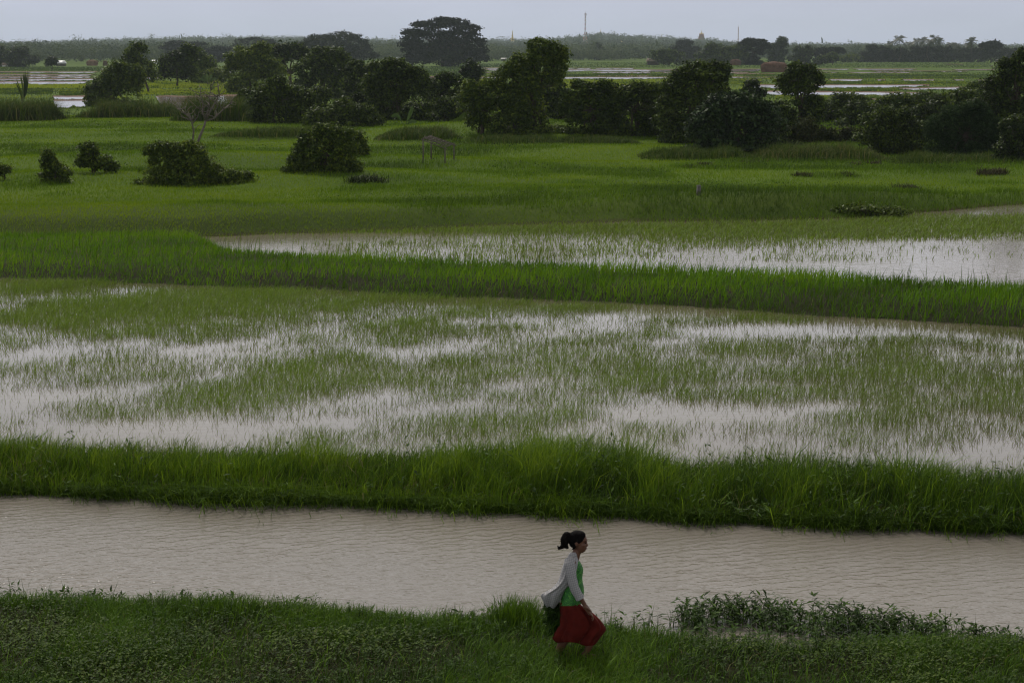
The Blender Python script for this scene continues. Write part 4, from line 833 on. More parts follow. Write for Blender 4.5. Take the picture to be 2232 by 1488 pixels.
make_tree('meadow_bush', (120,400), [(104,345,11,14),(112,365,18,16),(128,380,22,14),(110,388,20,10)], 'small ragged meadow bush, narrow at the top, nearest the left edge', 'bush', 'mid', dens=.85, tone=.5, stems=3, part='foliage', skirt=0.90)
make_tree('meadow_bush', (10,392), [(6,376,18,12),(-15,380,16,12)], 'low dark meadow bush cut by the left frame edge', 'bush', 'mid', dens=.85, tone=.5, stems=2, part='foliage', skirt=0.90)
make_tree('low_bush', (1890,470), [(1880,460,60,9),(1830,466,34,6),(1940,464,40,6)], 'low dark green weed bush on the bank above the pond', 'bush', 'dark', tone=.8, stems=3, part='foliage', clump=.5)
#make_tree('low_bush', (1265,446), [(1265,438,40,6),(1300,442,30,4)], 'flat dark weed mound on the meadow above the pond', 'bush', 'dark', tone=.8, stems=3, part='foliage', clump=.5)
make_tree('low_bush', (2088,600), [(2088,592,14,8)], 'tiny dark bush on the dike edge by the dry reeds', 'bush', 'dark', tone=.3, stems=2, part='foliage', leaf=.07)
make_tree('low_bush', (1440,560), [(1425,553,50,7),(1470,556,30,5)], 'low dark tuft bush on the dike beside the pond', 'bush', 'dark', tone=.75, stems=3, part='foliage', leaf=.09)
# rough grass along the thicket's foot and reeds on the left
def reed_bed(name, x0, x1, ybase, ytop, n, mat, label, cat, dry=.2, arch=.9, Yd=None, kindless=False):
    bx = (x0 + x1) / 2; X0, Y0, zb = hit(bx, ybase); s = ppm(Y0)
    root = empty(name, (X0, Y0, zb), label, cat)
    px = rng.uniform(x0, x1, n); X = (px - bx) / s; Yq = rng.normal(0, 1.6, n); hm = (ybase - ytop) / s
    prof = .5 + .8 * fbm(px * .045 + x0, Yq * .5 + ybase, 3); e = np.clip((px - x0) / (x1 - x0), 0, 1); prof *= np.clip(np.minimum(e, 1 - e) * 4 + .15, 0, 1)
    P = np.stack([X, Yq, 0 * X - .05], -1)
    V, Q, T, R = blades(P, hm * prof * rng.uniform(.6, 1.1, n), Y0 / 1991 * rng.uniform(.4, .8, n), azm(n, .3), rng.uniform(.1, arch * 1.3, n), np.where(rng.random(n) < dry, rng.uniform(.85, 1, n), rng.uniform(.1, .7, n)), .2)
    link('blades', mesh('blades', V, [Q, T], mat, {'rnd': R}), root)
    return root
G_REED = foliage('reed_leaf', (.020, .042, .006), (.050, .092, .008), (.13, .13, .04), .65, .3, .3, .06, .3)
reed_bed('reed_bed', -30, 138, 262, 200, 5200, G_REED, 'tall arching reed bed at the left edge of the meadow', 'reeds', .12, 1.1)
reed_bed('reed_bed', 170, 420, 258, 208, 5600, G_REED, 'rough reed strip at the foot of the rounded leafy bush tree', 'reeds', .14, .9)
reed_bed('reed_bed', 380, 560, 262, 196, 4200, G_REED, 'thin reed strip behind the bare branched tree', 'reeds', .1, .8)
reed_bed('reed_bed', 820, 1010, 300, 268, 3800, G_REED, 'grassy reeds before the thicket behind the bamboo rack', 'reeds', .08, 1.1)
reed_bed('reed_bed', 1200, 1400, 312, 290, 3800, G_REED, 'grassy mound of reeds at the thicket foot below the spreading tree', 'reeds', .05, 1.1)
reed_bed('reed_bed', 1620, 1930, 345, 305, 5200, G_REED, 'dull dry tipped reeds along the foot of the olive bushes', 'reeds', .22, .9)
reed_bed('reed_bed', 1930, 2260, 352, 325, 4600, G_REED, 'dark grass fringe at the foot of the feathery bamboo clump', 'reeds', .06, .9)
reed_bed('reed_bed', 2112, 2165, 602, 552, 60, G_REED, 'sparse thin dry reeds on the dike at the right edge', 'reeds', .8, .7)
reed_bed('reed_bed', 470, 830, 294, 268, 5200, G_REED, 'rough grass fringe at the foot of the peaked vine covered bush', 'reeds', .06, 1.0)
reed_bed('reed_bed', 1000, 1220, 310, 288, 3600, G_REED, 'rough grass fringe before the tallest tree of the thicket', 'reeds', .06, 1.0)
reed_bed('reed_bed', 1390, 1650, 340, 312, 4200, G_REED, 'rough grass fringe before the vine draped tree and broad glossy bush', 'reeds', .06, 1.0)
# --- bare tree
def bare_tree():
    X, Y, zb = hit(428, 316); s = ppm(Y)
    root = empty('bare_tree', (X, Y, zb), 'leaning bare branched tree rising from the broad meadow bush', 'tree')
    def q(px, py, dy=0): return ((px - 428) / s, dy, (316 - py) / s)
    mb = MB()
    mb.tube([q(428, 320), q(436, 298), q(446, 276), q(450, 262)], [.11, .09, .08, .07], 8)
    segs = [([(450,264),(444,245),(444,225),(440,205)],.045), ([(450,262),(462,240),(472,222),(480,205)],.05), ([(452,264),(470,258),(488,240),(502,228)],.05), ([(449,256),(456,236),(458,215),(462,198)],.04), ([(420,312),(422,285),(420,265),(412,250)],.05), ([(421,270),(432,255),(437,240)],.03), ([(420,262),(405,250),(396,240)],.03), ([(470,244),(476,232),(474,212)],.025)]
    for p, r in segs: mb.tube([q(a, b, rng.normal(0, .4) * i / 2) for i, (a, b) in enumerate(p)], np.linspace(r * 1.5, r * .6, len(p)), 6)
    for _ in range(80):
        p, r = segs[rng.integers(len(segs))]; i = rng.integers(1, len(p)); a = np.array(q(*p[i])); d = unit(np.array((rng.normal(0, .8), rng.normal(0, .8), rng.uniform(.2, 1.2)))); L = rng.uniform(.4, 1.1)
        mb.tube([a, a + d * L * .5 + rng.normal(0, .05, 3), a + d * L + rng.normal(0, .1, 3)], [.034, .026, .014], 4)
    mb.build('trunk', plain('pale_bare_bark', (.14, .12, .10), .9, .3, 8), root, True)
    n = 240; P = np.stack([rng.uniform(-1, 2.2, n), rng.normal(0, .6, n), rng.uniform(2.2, 4.2, n)], -1)
    V, Q, R = cards(P, unit(rng.normal(0, 1, (n, 3)) + (0, 0, 1)), rng.uniform(.2, .8, n), .10); link('leaves', mesh('leaves', V, [Q], LEAF['olive'], {'rnd': R}), root)
bare_tree()
# --- banana and palm-like plants
BANANA = foliage('banana_leaf', (.025, .055, .010), (.045, .085, .015), (.075, .12, .03), .5, .3, .6, .2)
def frond_plant(name, base, tips, label, cat, wpx, mat, Y=None, split=1, z0=None):
    X, Yb = at(base[0], base[1], .3); X, Yb = float(X), float(Yb)
    if Y: X = X * Y / Yb; Yb = Y
    zb = float(gz(X, Yb)) if z0 is None else z0
    s = ppm(Yb); root = empty(name, (X, Yb, zb), label, cat); zz = float(at_y(base[0], base[1], Yb)[1]) - zb
    for (tx, ty, bow) in tips:
        a = np.array((0, 0, 0.0)); b = np.array(((tx - base[0]) / s, rng.normal(0, .5), (base[1] - ty) / s + zz)); n = 12; t = np.linspace(0, 1, n)
        C = a + (b - a) * t[:, None]; C[:, 2] += np.sin(t * pi) * bow / s; C[:, 0] += np.sin(t * pi) * .06 * (b[2])
        wv = wpx / s * np.sin(np.clip((t - .25) / .75, 0, 1) * pi) ** .6 + .015
        ax = unit(np.gradient(C, axis=0)); sd_ = unit(np.cross(ax, np.array((.2, -1.0, .3))))
        up = np.cross(sd_, ax); Vv = np.stack([C - sd_ * wv[:, None] / 2 + up * wv[:, None] * .12, C, C + sd_ * wv[:, None] / 2 + up * wv[:, None] * .12], 1).reshape(-1, 3)
        i = np.arange(n - 1) * 3; Q = np.concatenate([np.stack([i, i + 1, i + 4, i + 3], -1), np.stack([i + 1, i + 2, i + 5, i + 4], -1)])
        link('leaf', mesh('leaf', Vv, [Q], mat, {'rnd': np.full(len(Vv), rng.uniform(.25, .8))}, True), root)
    mb = MB(); mb.tube([(0, 0, -.1), (0, 0, max(.3, zz * .6 + .3))], [.09, .06], 8); mb.build('stem', BARK, root, True)
frond_plant('banana_plant', (880,284), [(899,232,3),(852,256,14),(908,268,8)], 'pale banana plant before the broad dark tree', 'plant', 8, BANANA, Y=166)
frond_plant('banana_plant', (452,182), [(440,165,5),(462,164,5),(450,160,3),(475,172,5),(432,173,5)], 'small pale leaved banana clump far behind the bare branched tree', 'plant', 5, BANANA, Y=400)
frond_plant('fan_palm', (48,207), [(62,154,0),(58,156,0),(54,158,0),(50,160,0),(46,164,0),(43,168,1),(40,172,1),(57,163,0),(52,166,0),(38,180,2),(41,188,2),(60,168,0),(36,186,3)], 'dark upright palm sapling above the reed bed', 'palm', 2.2, LEAF['dark'], Y=255)
frond_plant('nipa_palm', (1085,312), [(1000,255,6),(1040,215,6),(1072,195,4),(1110,210,4),(1130,250,6),(975,272,6)], 'large dim palm fronds arching in front of the yellowish bushy tree', 'palm', 20, LEAF['mid'], Y=150)
frond_plant('young_palm', (1010,300), [(1012,262,0),(1018,270,0),(1006,268,0)], 'yellow green young palm shoots left of the dim arching fronds', 'palm', 7, BANANA, Y=165)

# ------------------------------------------------------------------ the far plain: flooded strips, dikes, crops
W_FAR = water('far_paddy_water', (.30, .225, .185), .004, 1.2, radians(-6), .4, .06, 1.0)
STRIPS = [(-30,215,157,160),(-30,205,163.2,166.2),(-30,200,167.8,171),(-30,212,172.6,176.4),(-30,190,178.4,184.5),(114,192,210.5,217.5),(116,194,219,234),(340,520,210,238),(312,346,169.5,174),(462,505,155,161),
 (1030,1090,148.6,151.2),(1026,1086,151.8,153.8),(1030,1084,158,159.4),(1030,1090,168.8,172),(930,962,167,176),(1225,1292,149,151),(1296,1385,149,151.3),(1218,1490,152.2,156.2),(1580,1658,151.0,156),(1290,1420,158.2,160.2),(1440,1640,158.6,160.4),(1180,1462,168.6,172.4),(1590,1700,168.4,171.4),(1300,1420,165.8,167),
 (1700,1792,151.2,155.0),(1766,1852,150.8,153.4),(1860,1998,150.6,153.2),(1900,2050,155,156.4),(2078,2168,152,154),(1768,1830,157.8,159.2),(1850,1990,158.4,159.8),(2010,2110,155.6,157),(2060,2100,140.4,141.4),(1600,1690,161,162.4),
 (1808,1882,173.6,177.4),(1912,1930,174,176),(1968,2038,174,176.8),(2080,2102,174.2,176.4),(2130,2165,175,178),(1640,1704,185.8,193),(1775,2028,185.6,193.0),(2016,2026,187,190),(1958,2170,190.5,197.8),(1652,2036,200,208.6),(1902,1940,217,219.2),(1290,1345,193,198)]
mbw, dk_t = MB(), []
mud = MB()
for (x0, x1, y0, y1) in STRIPS:
    n = 24; px = np.linspace(x0, x1, n)
    sl = (fbm(px * .02 + y0, px * 0 + y1, 2) - .5)
    yn = y1 + sl * (y1 - y0) * .7; yf = y0 + sl * (y1 - y0) * .2
    if (x0, x1) == (1958, 2170): yf = yf + np.linspace(3.2, -1.5, n); yn = yn + np.linspace(0, -1.5, n)
    if (x0, x1) == (1775, 2028): yn = yn - np.linspace(-.5, 3.5, n)
    if (x0, x1) == (1652, 2036): yf = yf + np.linspace(-.6, 2.5, n); 
    e = np.minimum(np.arange(n), np.arange(n)[::-1]); yn = yf + np.maximum(yn - yf, .3) * np.clip(e / 1.5, .08, 1)
    Xn, Yn = at(px, yn, .06); Xf, Yf = at(px, yf, .06)
    V = np.stack([np.c_[Xn, Yn, 0 * Xn + .06], np.c_[Xf, Yf, 0 * Xf + .06]], 1).reshape(-1, 3); i = np.arange(n - 1) * 2
    mbw.add(V, np.stack([i, i + 2, i + 3, i + 1], -1))
    # mud dike along the far edge of each strip, grassy dike along its near edge
    hgt = .10 + .10 * fbm(px * .05, px * 0 + y0, 2)
    Vd = np.stack([np.c_[Xf, Yf - .2, 0 * Xf], np.c_[Xf, Yf + .4, hgt], np.c_[Xf, Yf + 1.6, hgt], np.c_[Xf, Yf + 2.2, 0 * Xf - .06]], 1).reshape(-1, 3); i = np.arange(n - 1) * 4
    mud.add(Vd, np.concatenate([np.stack([i + k, i + 4 + k, i + 5 + k, i + 1 + k], -1) for k in range(3)]))
    m_ = int((x1 - x0) * 5.5); u = rng.uniform(0, 1, m_); pxx = x0 + u * (x1 - x0)
    for (Ye, hh, tone) in ((np.interp(pxx, px, Yn) - rng.exponential(.8, m_) - .1, .34, .42), (np.interp(pxx, px, Yf) + 1.0 + rng.exponential(1.2, m_), .26, .35)):
        Xe = np.interp(pxx, px, Xn) * Ye / np.interp(pxx, px, Yn); hj = np.clip(.4 + 1.2 * (fbm(pxx * .12, pxx * 0 + y0 * 3, 2) - .25), .2, 1.6)
        dk_t.append(blades(np.stack([Xe, Ye, np.full(m_, -.06)], -1), hh * hj * rng.uniform(.5, 1.3, m_), Ye / 1991 * rng.uniform(.5, 1.1, m_), azm(m_, .3), rng.uniform(.1, .8, m_), tone + rng.normal(0, .2, m_)))
tag(mbw.build('far_paddy_water', W_FAR), kind='structure')
tag(mud.build('paddy_dike', plain('red_brown_mud', (.105, .055, .032), .9, .3, .5)), kind='structure')
# crop strips: bright young rice and darker stubble
fg2 = dk_t
for (x0, x1, y0, y1, tone, nn) in [(-40,198,185,192.5,1.3,5200),(290,520,178,192,.75,5200),(300,520,196,206,.85,4200),(130,200,197,209,.5,1500),(-40,115,194,205,.35,3000),(1200,1470,174,192,.88,6500),(1590,1660,173,184,.7,1700),(1780,2165,178.5,184.5,.55,5500),(1780,1960,194,199,.5,3200),(1690,2040,210,216,.6,4200),(1040,1090,175,185,.7,1200),(1620,2170,162,172,.4,6500),(1220,1600,162,167,.3,4200),(1000,1100,139,147,.15,1200),(900,1060,145,165,.1,3600),(1240,2160,136,148,.28,9000),(-30,260,146,155,.25,4200),(470,520,186,205,.75,900)]:
    px = rng.uniform(x0, x1, nn); py = rng.uniform(y0, y1, nn); X, Y = at(px, py, 0.0); pt = fbm(px * .03, py * .5 + y0, 3)
    fg2.append(blades(np.stack([X, Y, np.full(nn, -.06)], -1), rng.uniform(.15, .4, nn) * (.5 + pt), Y / 1991 * rng.uniform(.6, 1.2, nn), azm(nn, .3), rng.uniform(.1, .8, nn), tone + 1.0 * (pt - .5) + rng.normal(0, .12, nn)))
X, Y = fan(90000, 185, 620, logy=True); pt = fbm(X * .02, Y * .05, 4); px, py = proj(X, Y, 0 * X)
wet = np.zeros(len(X), bool)
for (x0, x1, y0, y1) in STRIPS: wet |= (px > x0 - 2) & (px < x1 + 2) & (py > y0 - .5) & (py < y1 + .5)
k = ~wet; X, Y, pt = X[k], Y[k], pt[k]; n = len(X)
fg2.append(blades(np.stack([X, Y, np.full(n, -.06)], -1), rng.uniform(.1, .32, n), Y / 1991 * rng.uniform(.5, 1.1, n), azm(n, .3), rng.uniform(.1, .8, n), .5 + 1.4 * (pt - .5) + rng.normal(0, .15, n)))
G_FAR = foliage('far_field_leaf', (.030, .055, .016), (.060, .115, .012), (.26, .33, .018), .6, .3, .03, .15, .2)
grass_obj('field_grass', fg2, G_FAR, 'grass and young crops on the far fields and their dikes')

# ------------------------------------------------------------------ trees out on the plain
def far_tree(name, base, bl, label, kind='far', tone=.5, **k):
    k.setdefault('leaf', None); s = 7 * F / (base[1] - 108.0)
    if k['leaf'] is None: k['leaf'] = s / 1991 * 1.7
    return make_tree(name, base, bl, label, kind=kind, tone=tone, **k)
far_tree('rain_tree', (967,146), [(940,97,40,16),(990,99,42,16),(965,124,66,18),(955,52,44,11),(985,56,42,12),(925,62,32,11),(1018,68,28,12),(903,76,22,10),(1036,84,16,12),(892,90,15,10),(1046,100,13,12),(890,106,12,13),(1040,112,16,10),(945,75,38,10),(985,80,40,12),(910,122,22,16),(965,112,42,20),(1005,112,30,18),(935,108,30,16),(1015,130,34,12),(960,134,52,12),(905,136,18,9)],
   'huge solitary rain tree with a broad dome, tallest tree against the sky', kind='far', tone=.4, leaf=.8, trunk=1.1, clump=.36, depth=.8, dens=1.05, flat=.5, stems=1, fork=.3, skirt=.5, lobes=3)
far_tree('spreading_tree', (722,141), [(740,82,36,9),(700,88,30,9),(770,92,26,10),(680,100,26,9),(725,100,44,12),(788,104,14,12),(660,102,18,6),(740,118,60,14),(775,122,40,14),(690,118,44,12)], 'wide hazy tree with a ragged open top behind the thicket', tone=.62, trunk=.7, clump=.3, dens=.8, flat=.6, skirt=.5)
far_tree('umbrella_tree', (405,136), [(405,97,36,5),(385,104,28,6),(432,105,18,7),(405,112,40,8),(375,113,14,7)], 'flat topped dark tree above the dark round tree', tone=.3, trunk=.4, flat=.5, skirt=.5)
far_tree('umbrella_tree', (474,137), [(476,110,24,6),(460,116,18,8),(486,118,14,9)], 'low wide dark tree left of the thicket end', tone=.25, trunk=.4, flat=.5, skirt=.5)
far_tree('umbrella_tree', (555,133), [(556,91,30,6),(575,97,20,7),(535,99,24,7),(520,106,14,6),(560,108,36,9)], 'grey hazy umbrella shaped tree farthest behind the sunlit leaves', tone=.35, trunk=.5, flat=.5, skirt=.5)
far_tree('field_tree', (38,147), [(26,122,15,13),(44,117,16,12),(50,130,12,10),(22,134,12,8),(38,128,18,12)], 'rounded dark tree on the plain left of the white roofed hut', kind='dark', tone=.4, trunk=.4, skirt=.5)
far_tree('field_tree', (2,146), [(2,116,12,13),(-6,126,14,12),(8,132,10,8)], 'dark tree on the plain cut by the left frame edge', kind='dark', tone=.35, trunk=.4, skirt=.5)
far_tree('field_bush', (72,145), [(70,135,9,9),(76,131,6,6)], 'small dark bush between the rounded tree and the white roofed hut', kind='dark', tone=.3, part='foliage', cat='bush')
far_tree('slim_tree', (113,154), [(113,133,8,6),(112,139,7,4),(116,130,4,4)], 'lone thin tree in front of the white roofed hut', kind='dark', tone=.3, trunk=.16, fork=.5, dens=.8)
far_tree('slim_tree', (1301,132), [(1301,104,7,8),(1301,115,9,10),(1300,125,8,6)], 'dark columnar tree standing alone before the far forest', kind='dark', tone=.2, trunk=.3)
far_tree('farm_tree', (1458,143), [(1450,118,24,8),(1465,125,28,8),(1440,126,16,6),(1470,134,26,7)], 'green tree leaning over the dark farm shed', kind='dark', tone=.55, trunk=.3, skirt=.5)
far_tree('farm_tree', (1492,134), [(1493,97,18,6),(1480,106,20,7),(1500,110,22,8),(1490,121,26,9)], 'hazy tall tree behind the farm shed', tone=.3, trunk=.5, skirt=.5)
far_tree('farm_tree', (1560,143), [(1558,105,16,8),(1575,113,20,9),(1545,118,18,8),(1560,126,30,10),(1530,127,18,7)], 'bushy green farmyard tree left of the small haystack', kind='dark', tone=.55, trunk=.3, skirt=.5)
far_tree('farm_tree', (1607,142), [(1607,108,16,8),(1596,116,18,9),(1616,120,16,10),(1606,130,20,8)], 'round green farmyard tree behind the small haystack', kind='dark', tone=.6, trunk=.3, skirt=.5)
far_tree('umbrella_tree', (1645,142), [(1643,91,20,5),(1628,97,12,5),(1658,97,14,6),(1645,103,22,6),(1668,107,7,7),(1635,112,12,7),(1650,120,14,8),(1640,132,20,7)], 'dark umbrella shaped tree behind the large haystack', tone=.3, trunk=.4, flat=.5, dens=.8, skirt=.5)
far_tree('farm_tree', (1693,138), [(1704,93,10,8),(1700,104,13,10),(1684,108,13,9),(1690,119,17,10),(1705,120,9,9)], 'tall two headed tree just right of the dark umbrella shaped tree', kind='dark', tone=.35, trunk=.35, skirt=.5)
far_tree('farm_tree', (1752,141), [(1741,110,8,6),(1760,109,8,6),(1751,117,14,7),(1750,127,14,8)], 'small dark notched tree right of the two headed tree', kind='dark', tone=.35, trunk=.25, skirt=.5)
far_tree('field_bush', (1730,139), [(1728,131,10,6)], 'small bush at the foot of the notched tree', kind='dark', tone=.4, part='foliage', cat='bush')
far_tree('umbrella_tree', (1800,138), [(1800,109,24,5),(1790,116,26,6),(1815,115,20,7)], 'low broad hazy umbrella tree right of the notched tree', tone=.2, trunk=.4, flat=.5, skirt=.5)
far_tree('field_bush', (1791,143), [(1791,132,10,7),(1784,137,8,4)], 'dark bush under the low broad umbrella tree', kind='dark', tone=.4, part='foliage', cat='bush')
far_tree('slim_tree', (1815,143), [(1815,126,12,5),(1815,121,6,3)], 'small flat crowned tree in front of the low broad umbrella tree', kind='dark', tone=.5, trunk=.18)
far_tree('field_bush', (1848,136), [(1843,127,13,7),(1866,127,12,8),(1855,131,18,5)], 'pale green hazy bush left of the palm grove', kind='mid', tone=.6, part='foliage', cat='bush')
for i, (b, bl, lab) in enumerate([((1895,136),[(1893,112,14,10),(1898,122,20,12),(1900,100,10,8)],'hazy left end tree of the palm grove'),((1922,136),[(1925,104,18,9),(1918,116,24,14),(1935,124,20,10)],'dark domed tree at the grove beside its left end tree'),((1968,136),[(1970,108,20,10),(1965,122,28,12)],'rounded tree below the tallest coconut palm of the grove'),((2012,136),[(2012,100,18,9),(2005,114,26,12),(2022,124,24,10)],'green tree in the middle of the grove under clustered palms'),((2058,136),[(2055,102,18,10),(2062,114,26,12),(2050,125,26,9)],'dark rounded tree right of the grove middle'),((2098,136),[(2096,106,20,9),(2100,119,28,14)],'spreading tree of the grove below the single right palm'),((2132,136),[(2132,106,16,10),(2128,120,26,13)],'dense tree of the grove left of its open crowned tree'),((2160,137),[(2148,90,9,5),(2165,86,10,5),(2175,94,8,6),(2156,100,14,7),(2162,118,26,14)],'open crowned tall tree near the right end of the grove'),((2208,136),[(2200,104,16,8),(2215,112,20,12),(2190,120,18,12),(2230,120,20,14)],'hazy tree of the grove at the right frame edge')]):
    far_tree('grove_tree', b, [(q[0], q[1] + 10, q[2], q[3] * .85) for q in bl], lab, kind='far', tone=.45 + .08 * (i % 3), skirt=.85, group='trees of the palm grove', trunk=.4)
# coconut palms of the grove: one palm, copied
PALM = foliage('palm_frond', (.018, .028, .012), (.034, .050, .018), (.07, .085, .03), .45, .2, .1, .35)
def palm_meshes(seed):
    global rng
    r_ = np.random.default_rng(seed); mb = MB(); Vs = []; Qs = []; o = 0
    for k in range(22):
        a = k * 2.4 + r_.normal(0, .15); el = r_.uniform(-.5, 1.3); L = r_.uniform(2.6, 3.6); n = 9; t = np.linspace(0, 1, n)
        h = np.array((cos(a), sin(a), 0)); C = h * (t * L * cos(el) * .95)[:, None]; C[:, 2] = t * L * sin(el) - (t ** 2) * L * .55
        sd_ = np.array((-sin(a), cos(a), 0)); wv = .75 * np.sin(np.clip(t + .08, 0, 1) * pi) ** .7
        for sgn in (-1, 1):
            V = np.stack([C, C + sd_ * sgn * wv[:, None] - np.array((0, 0, .45)) * wv[:, None]], 1).reshape(-1, 3)
            # leaflets: split the blade into separate strips so the sky shows through
            for j in range(n - 1):
                a0, a1 = C[j], C[j] * .45 + C[j + 1] * .55; b0 = a0 + sd_ * sgn * wv[j] + h * .25 - (0, 0, .45 * wv[j]); b1 = a1 + sd_ * sgn * wv[j] + h * .25 - (0, 0, .45 * wv[j])
                Vs.append(np.array([a0, a1, b1, b0])); Qs.append(np.array([[0, 1, 2, 3]]) + o); o += 4
    V = np.concatenate(Vs); fr = mesh('fronds', V, [np.concatenate(Qs)], PALM, {'rnd': np.repeat(r_.uniform(.1, .8, len(V) // 4), 4)})
    return fr
palm_v = [palm_meshes(s) for s in (1, 2, 3)]
tr_m = MB(); tr_m.tube([(0, 0, 0), (.15, 0, .35), (.1, 0, .7), (0, 0, 1)], [.026, .018, .015, .014], 8); trunk_me = tr_m.me('trunk', BARK, True)
for i, (px, pt_, sc, lab) in enumerate([(1959,86,1.25,'tallest coconut palm, at the left of the grove skyline'),(1940,97,.9,'short palm just left of the tallest coconut palm'),(1984,96,.95,'palm immediately right of the tallest coconut palm'),(1998,90,1.0,'palm with dense head, third right of the tallest palm'),(2014,89,1.05,'left one of the paired palms at the grove middle'),(2027,90,1.0,'right one of the paired palms at the grove middle'),(2038,84,1.15,'palm with wide pale head right of the paired palms'),(2049,90,.9,'small palm under the wide pale headed palm'),(2074,97,.9,'low palm in the dip right of the grove middle'),(2086,99,.85,'lower palm beside the low palm in the grove dip'),(2118,90,1.1,'single upright palm right of the grove dip'),(2112,98,.8,'small palm leaning by the single upright palm'),(2142,101,.8,'short palm at the foot of the open crowned tree'),(2180,103,.85,'palm rising behind the right end of the grove')]):
    Yp = 1110 + 25 * ((i * 7) % 5); X, Zt = at_y(px, pt_ - 1, Yp); X, Zt = float(X), float(Zt)
    root = empty('coconut_palm', (X, Yp, -.05), lab, 'palm', 'coconut palms of the far grove'); a = rng.uniform(0, 6)
    c_ = link('crown', palm_v[i % 3], root); c_.location = (0, 0, Zt); c_.scale = (sc * 1.55,) * 3; c_.rotation_euler = (0, 0, a)
    t_ = link('trunk', trunk_me, root); t_.scale = (Zt * .9, Zt * .9, Zt); t_.rotation_euler = (0, 0, a)

# ------------------------------------------------------------------ far forest and hill woods (one mass), clumps of leaf cards with plumes on the skyline
nT = 11000; Y = np.exp(rng.uniform(np.log(1180), np.log(4150), nT)); X = rng.uniform(-1, 1, nT) * Y * .30
pxx, _ = proj(X, Y, 0 * X)
edge = np.interp(pxx, [-200,0,300,700,900,1300,1450,1800,2232,2500], [1050,1050,1120,1150,1240,1260,1330,1500,1500,1500]); k = Y > edge + 90 * (fbm(X * .01, X * 0, 3) - .5); X, Y = X[k], Y[k]
X2 = rng.uniform(0, 1, 1100) * 1450; Y2 = rng.uniform(4200, 5200, 1100); X = np.r_[X, X2]; Y = np.r_[Y, Y2]
n_e = 420; px_e = rng.uniform(-60, 1760, n_e); Ye = np.interp(px_e, [-200,0,300,700,900,1300,1450,1800], [1050,1050,1120,1150,1240,1260,1330,1500]) + rng.normal(0, 25, n_e); X = np.r_[X, (px_e - CX) / F * Ye]; Y = np.r_[Y, Ye]
n = len(X); Z = gz(X, Y); Ht = rng.uniform(6, 11, n) * (1 + .25 * sm((Y - 2000) / 1500)) * np.where(rng.random(n) < .06, 1.35, 1); Ht *= (.8 + .5 * fbm(X * .006, Y * .006, 2)); Rw = Ht * rng.uniform(.35, .65, n)
per = np.where(Y < 1700, 90, 46); ci = np.repeat(np.arange(n), per); m_ = len(ci)
q = unit(rng.normal(0, 1, (m_, 3))) * (rng.random(m_) ** .35)[:, None]
sub = unit(rng.normal(0, 1, (n, 5, 3))) * .6; q = q * .62 + sub[ci, rng.integers(0, 5, m_)]
P = np.stack([X[ci] + q[:, 0] * Rw[ci], Y[ci] + q[:, 1] * Rw[ci], Z[ci] + Ht[ci] * (.55 + .45 * q[:, 2])], -1)
tone = .45 + .9 * (fbm(X * .004, Y * .003, 3) - .5) + rng.normal(0, .14, n)
lf = .5 + Y[ci] / 1991 * .75
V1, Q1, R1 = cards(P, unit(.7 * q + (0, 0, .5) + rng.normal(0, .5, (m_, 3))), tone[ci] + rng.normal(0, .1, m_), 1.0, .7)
# scale each card about its own centre to the size its distance needs
c_ = V1.reshape(-1, 4, 3).mean(1, keepdims=True); V1 = (c_ + (V1.reshape(-1, 4, 3) - c_) * lf[:, None, None]).reshape(-1, 3)
# feathery bamboo plumes breaking the skyline
np_ = 900; kk = rng.integers(0, n, np_); az_ = rng.uniform(0, 2 * pi, np_); Pp = np.stack([X[kk] + rng.normal(0, 2, np_), Y[kk], Z[kk] + Ht[kk] * .75], -1)
V2, Q2, T2, R2 = blades(Pp, Ht[kk] * rng.uniform(.3, .5, np_), 1.6, az_, rng.uniform(.7, 1.6, np_), tone[kk], .25)
FOREST = foliage('hazed_forest_leaf', (.032, .048, .032), (.066, .092, .052), (.12, .15, .075), .8, .15, .012, .04, .45)  # distance haze put into the leaf colour: paler and bluer than real foliage
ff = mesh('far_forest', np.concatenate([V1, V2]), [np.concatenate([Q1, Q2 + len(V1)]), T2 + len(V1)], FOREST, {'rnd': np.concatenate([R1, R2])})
tag(link('far_forest', ff), 'hazy wooded hill and forest closing the plain', 'forest', kind='stuff')

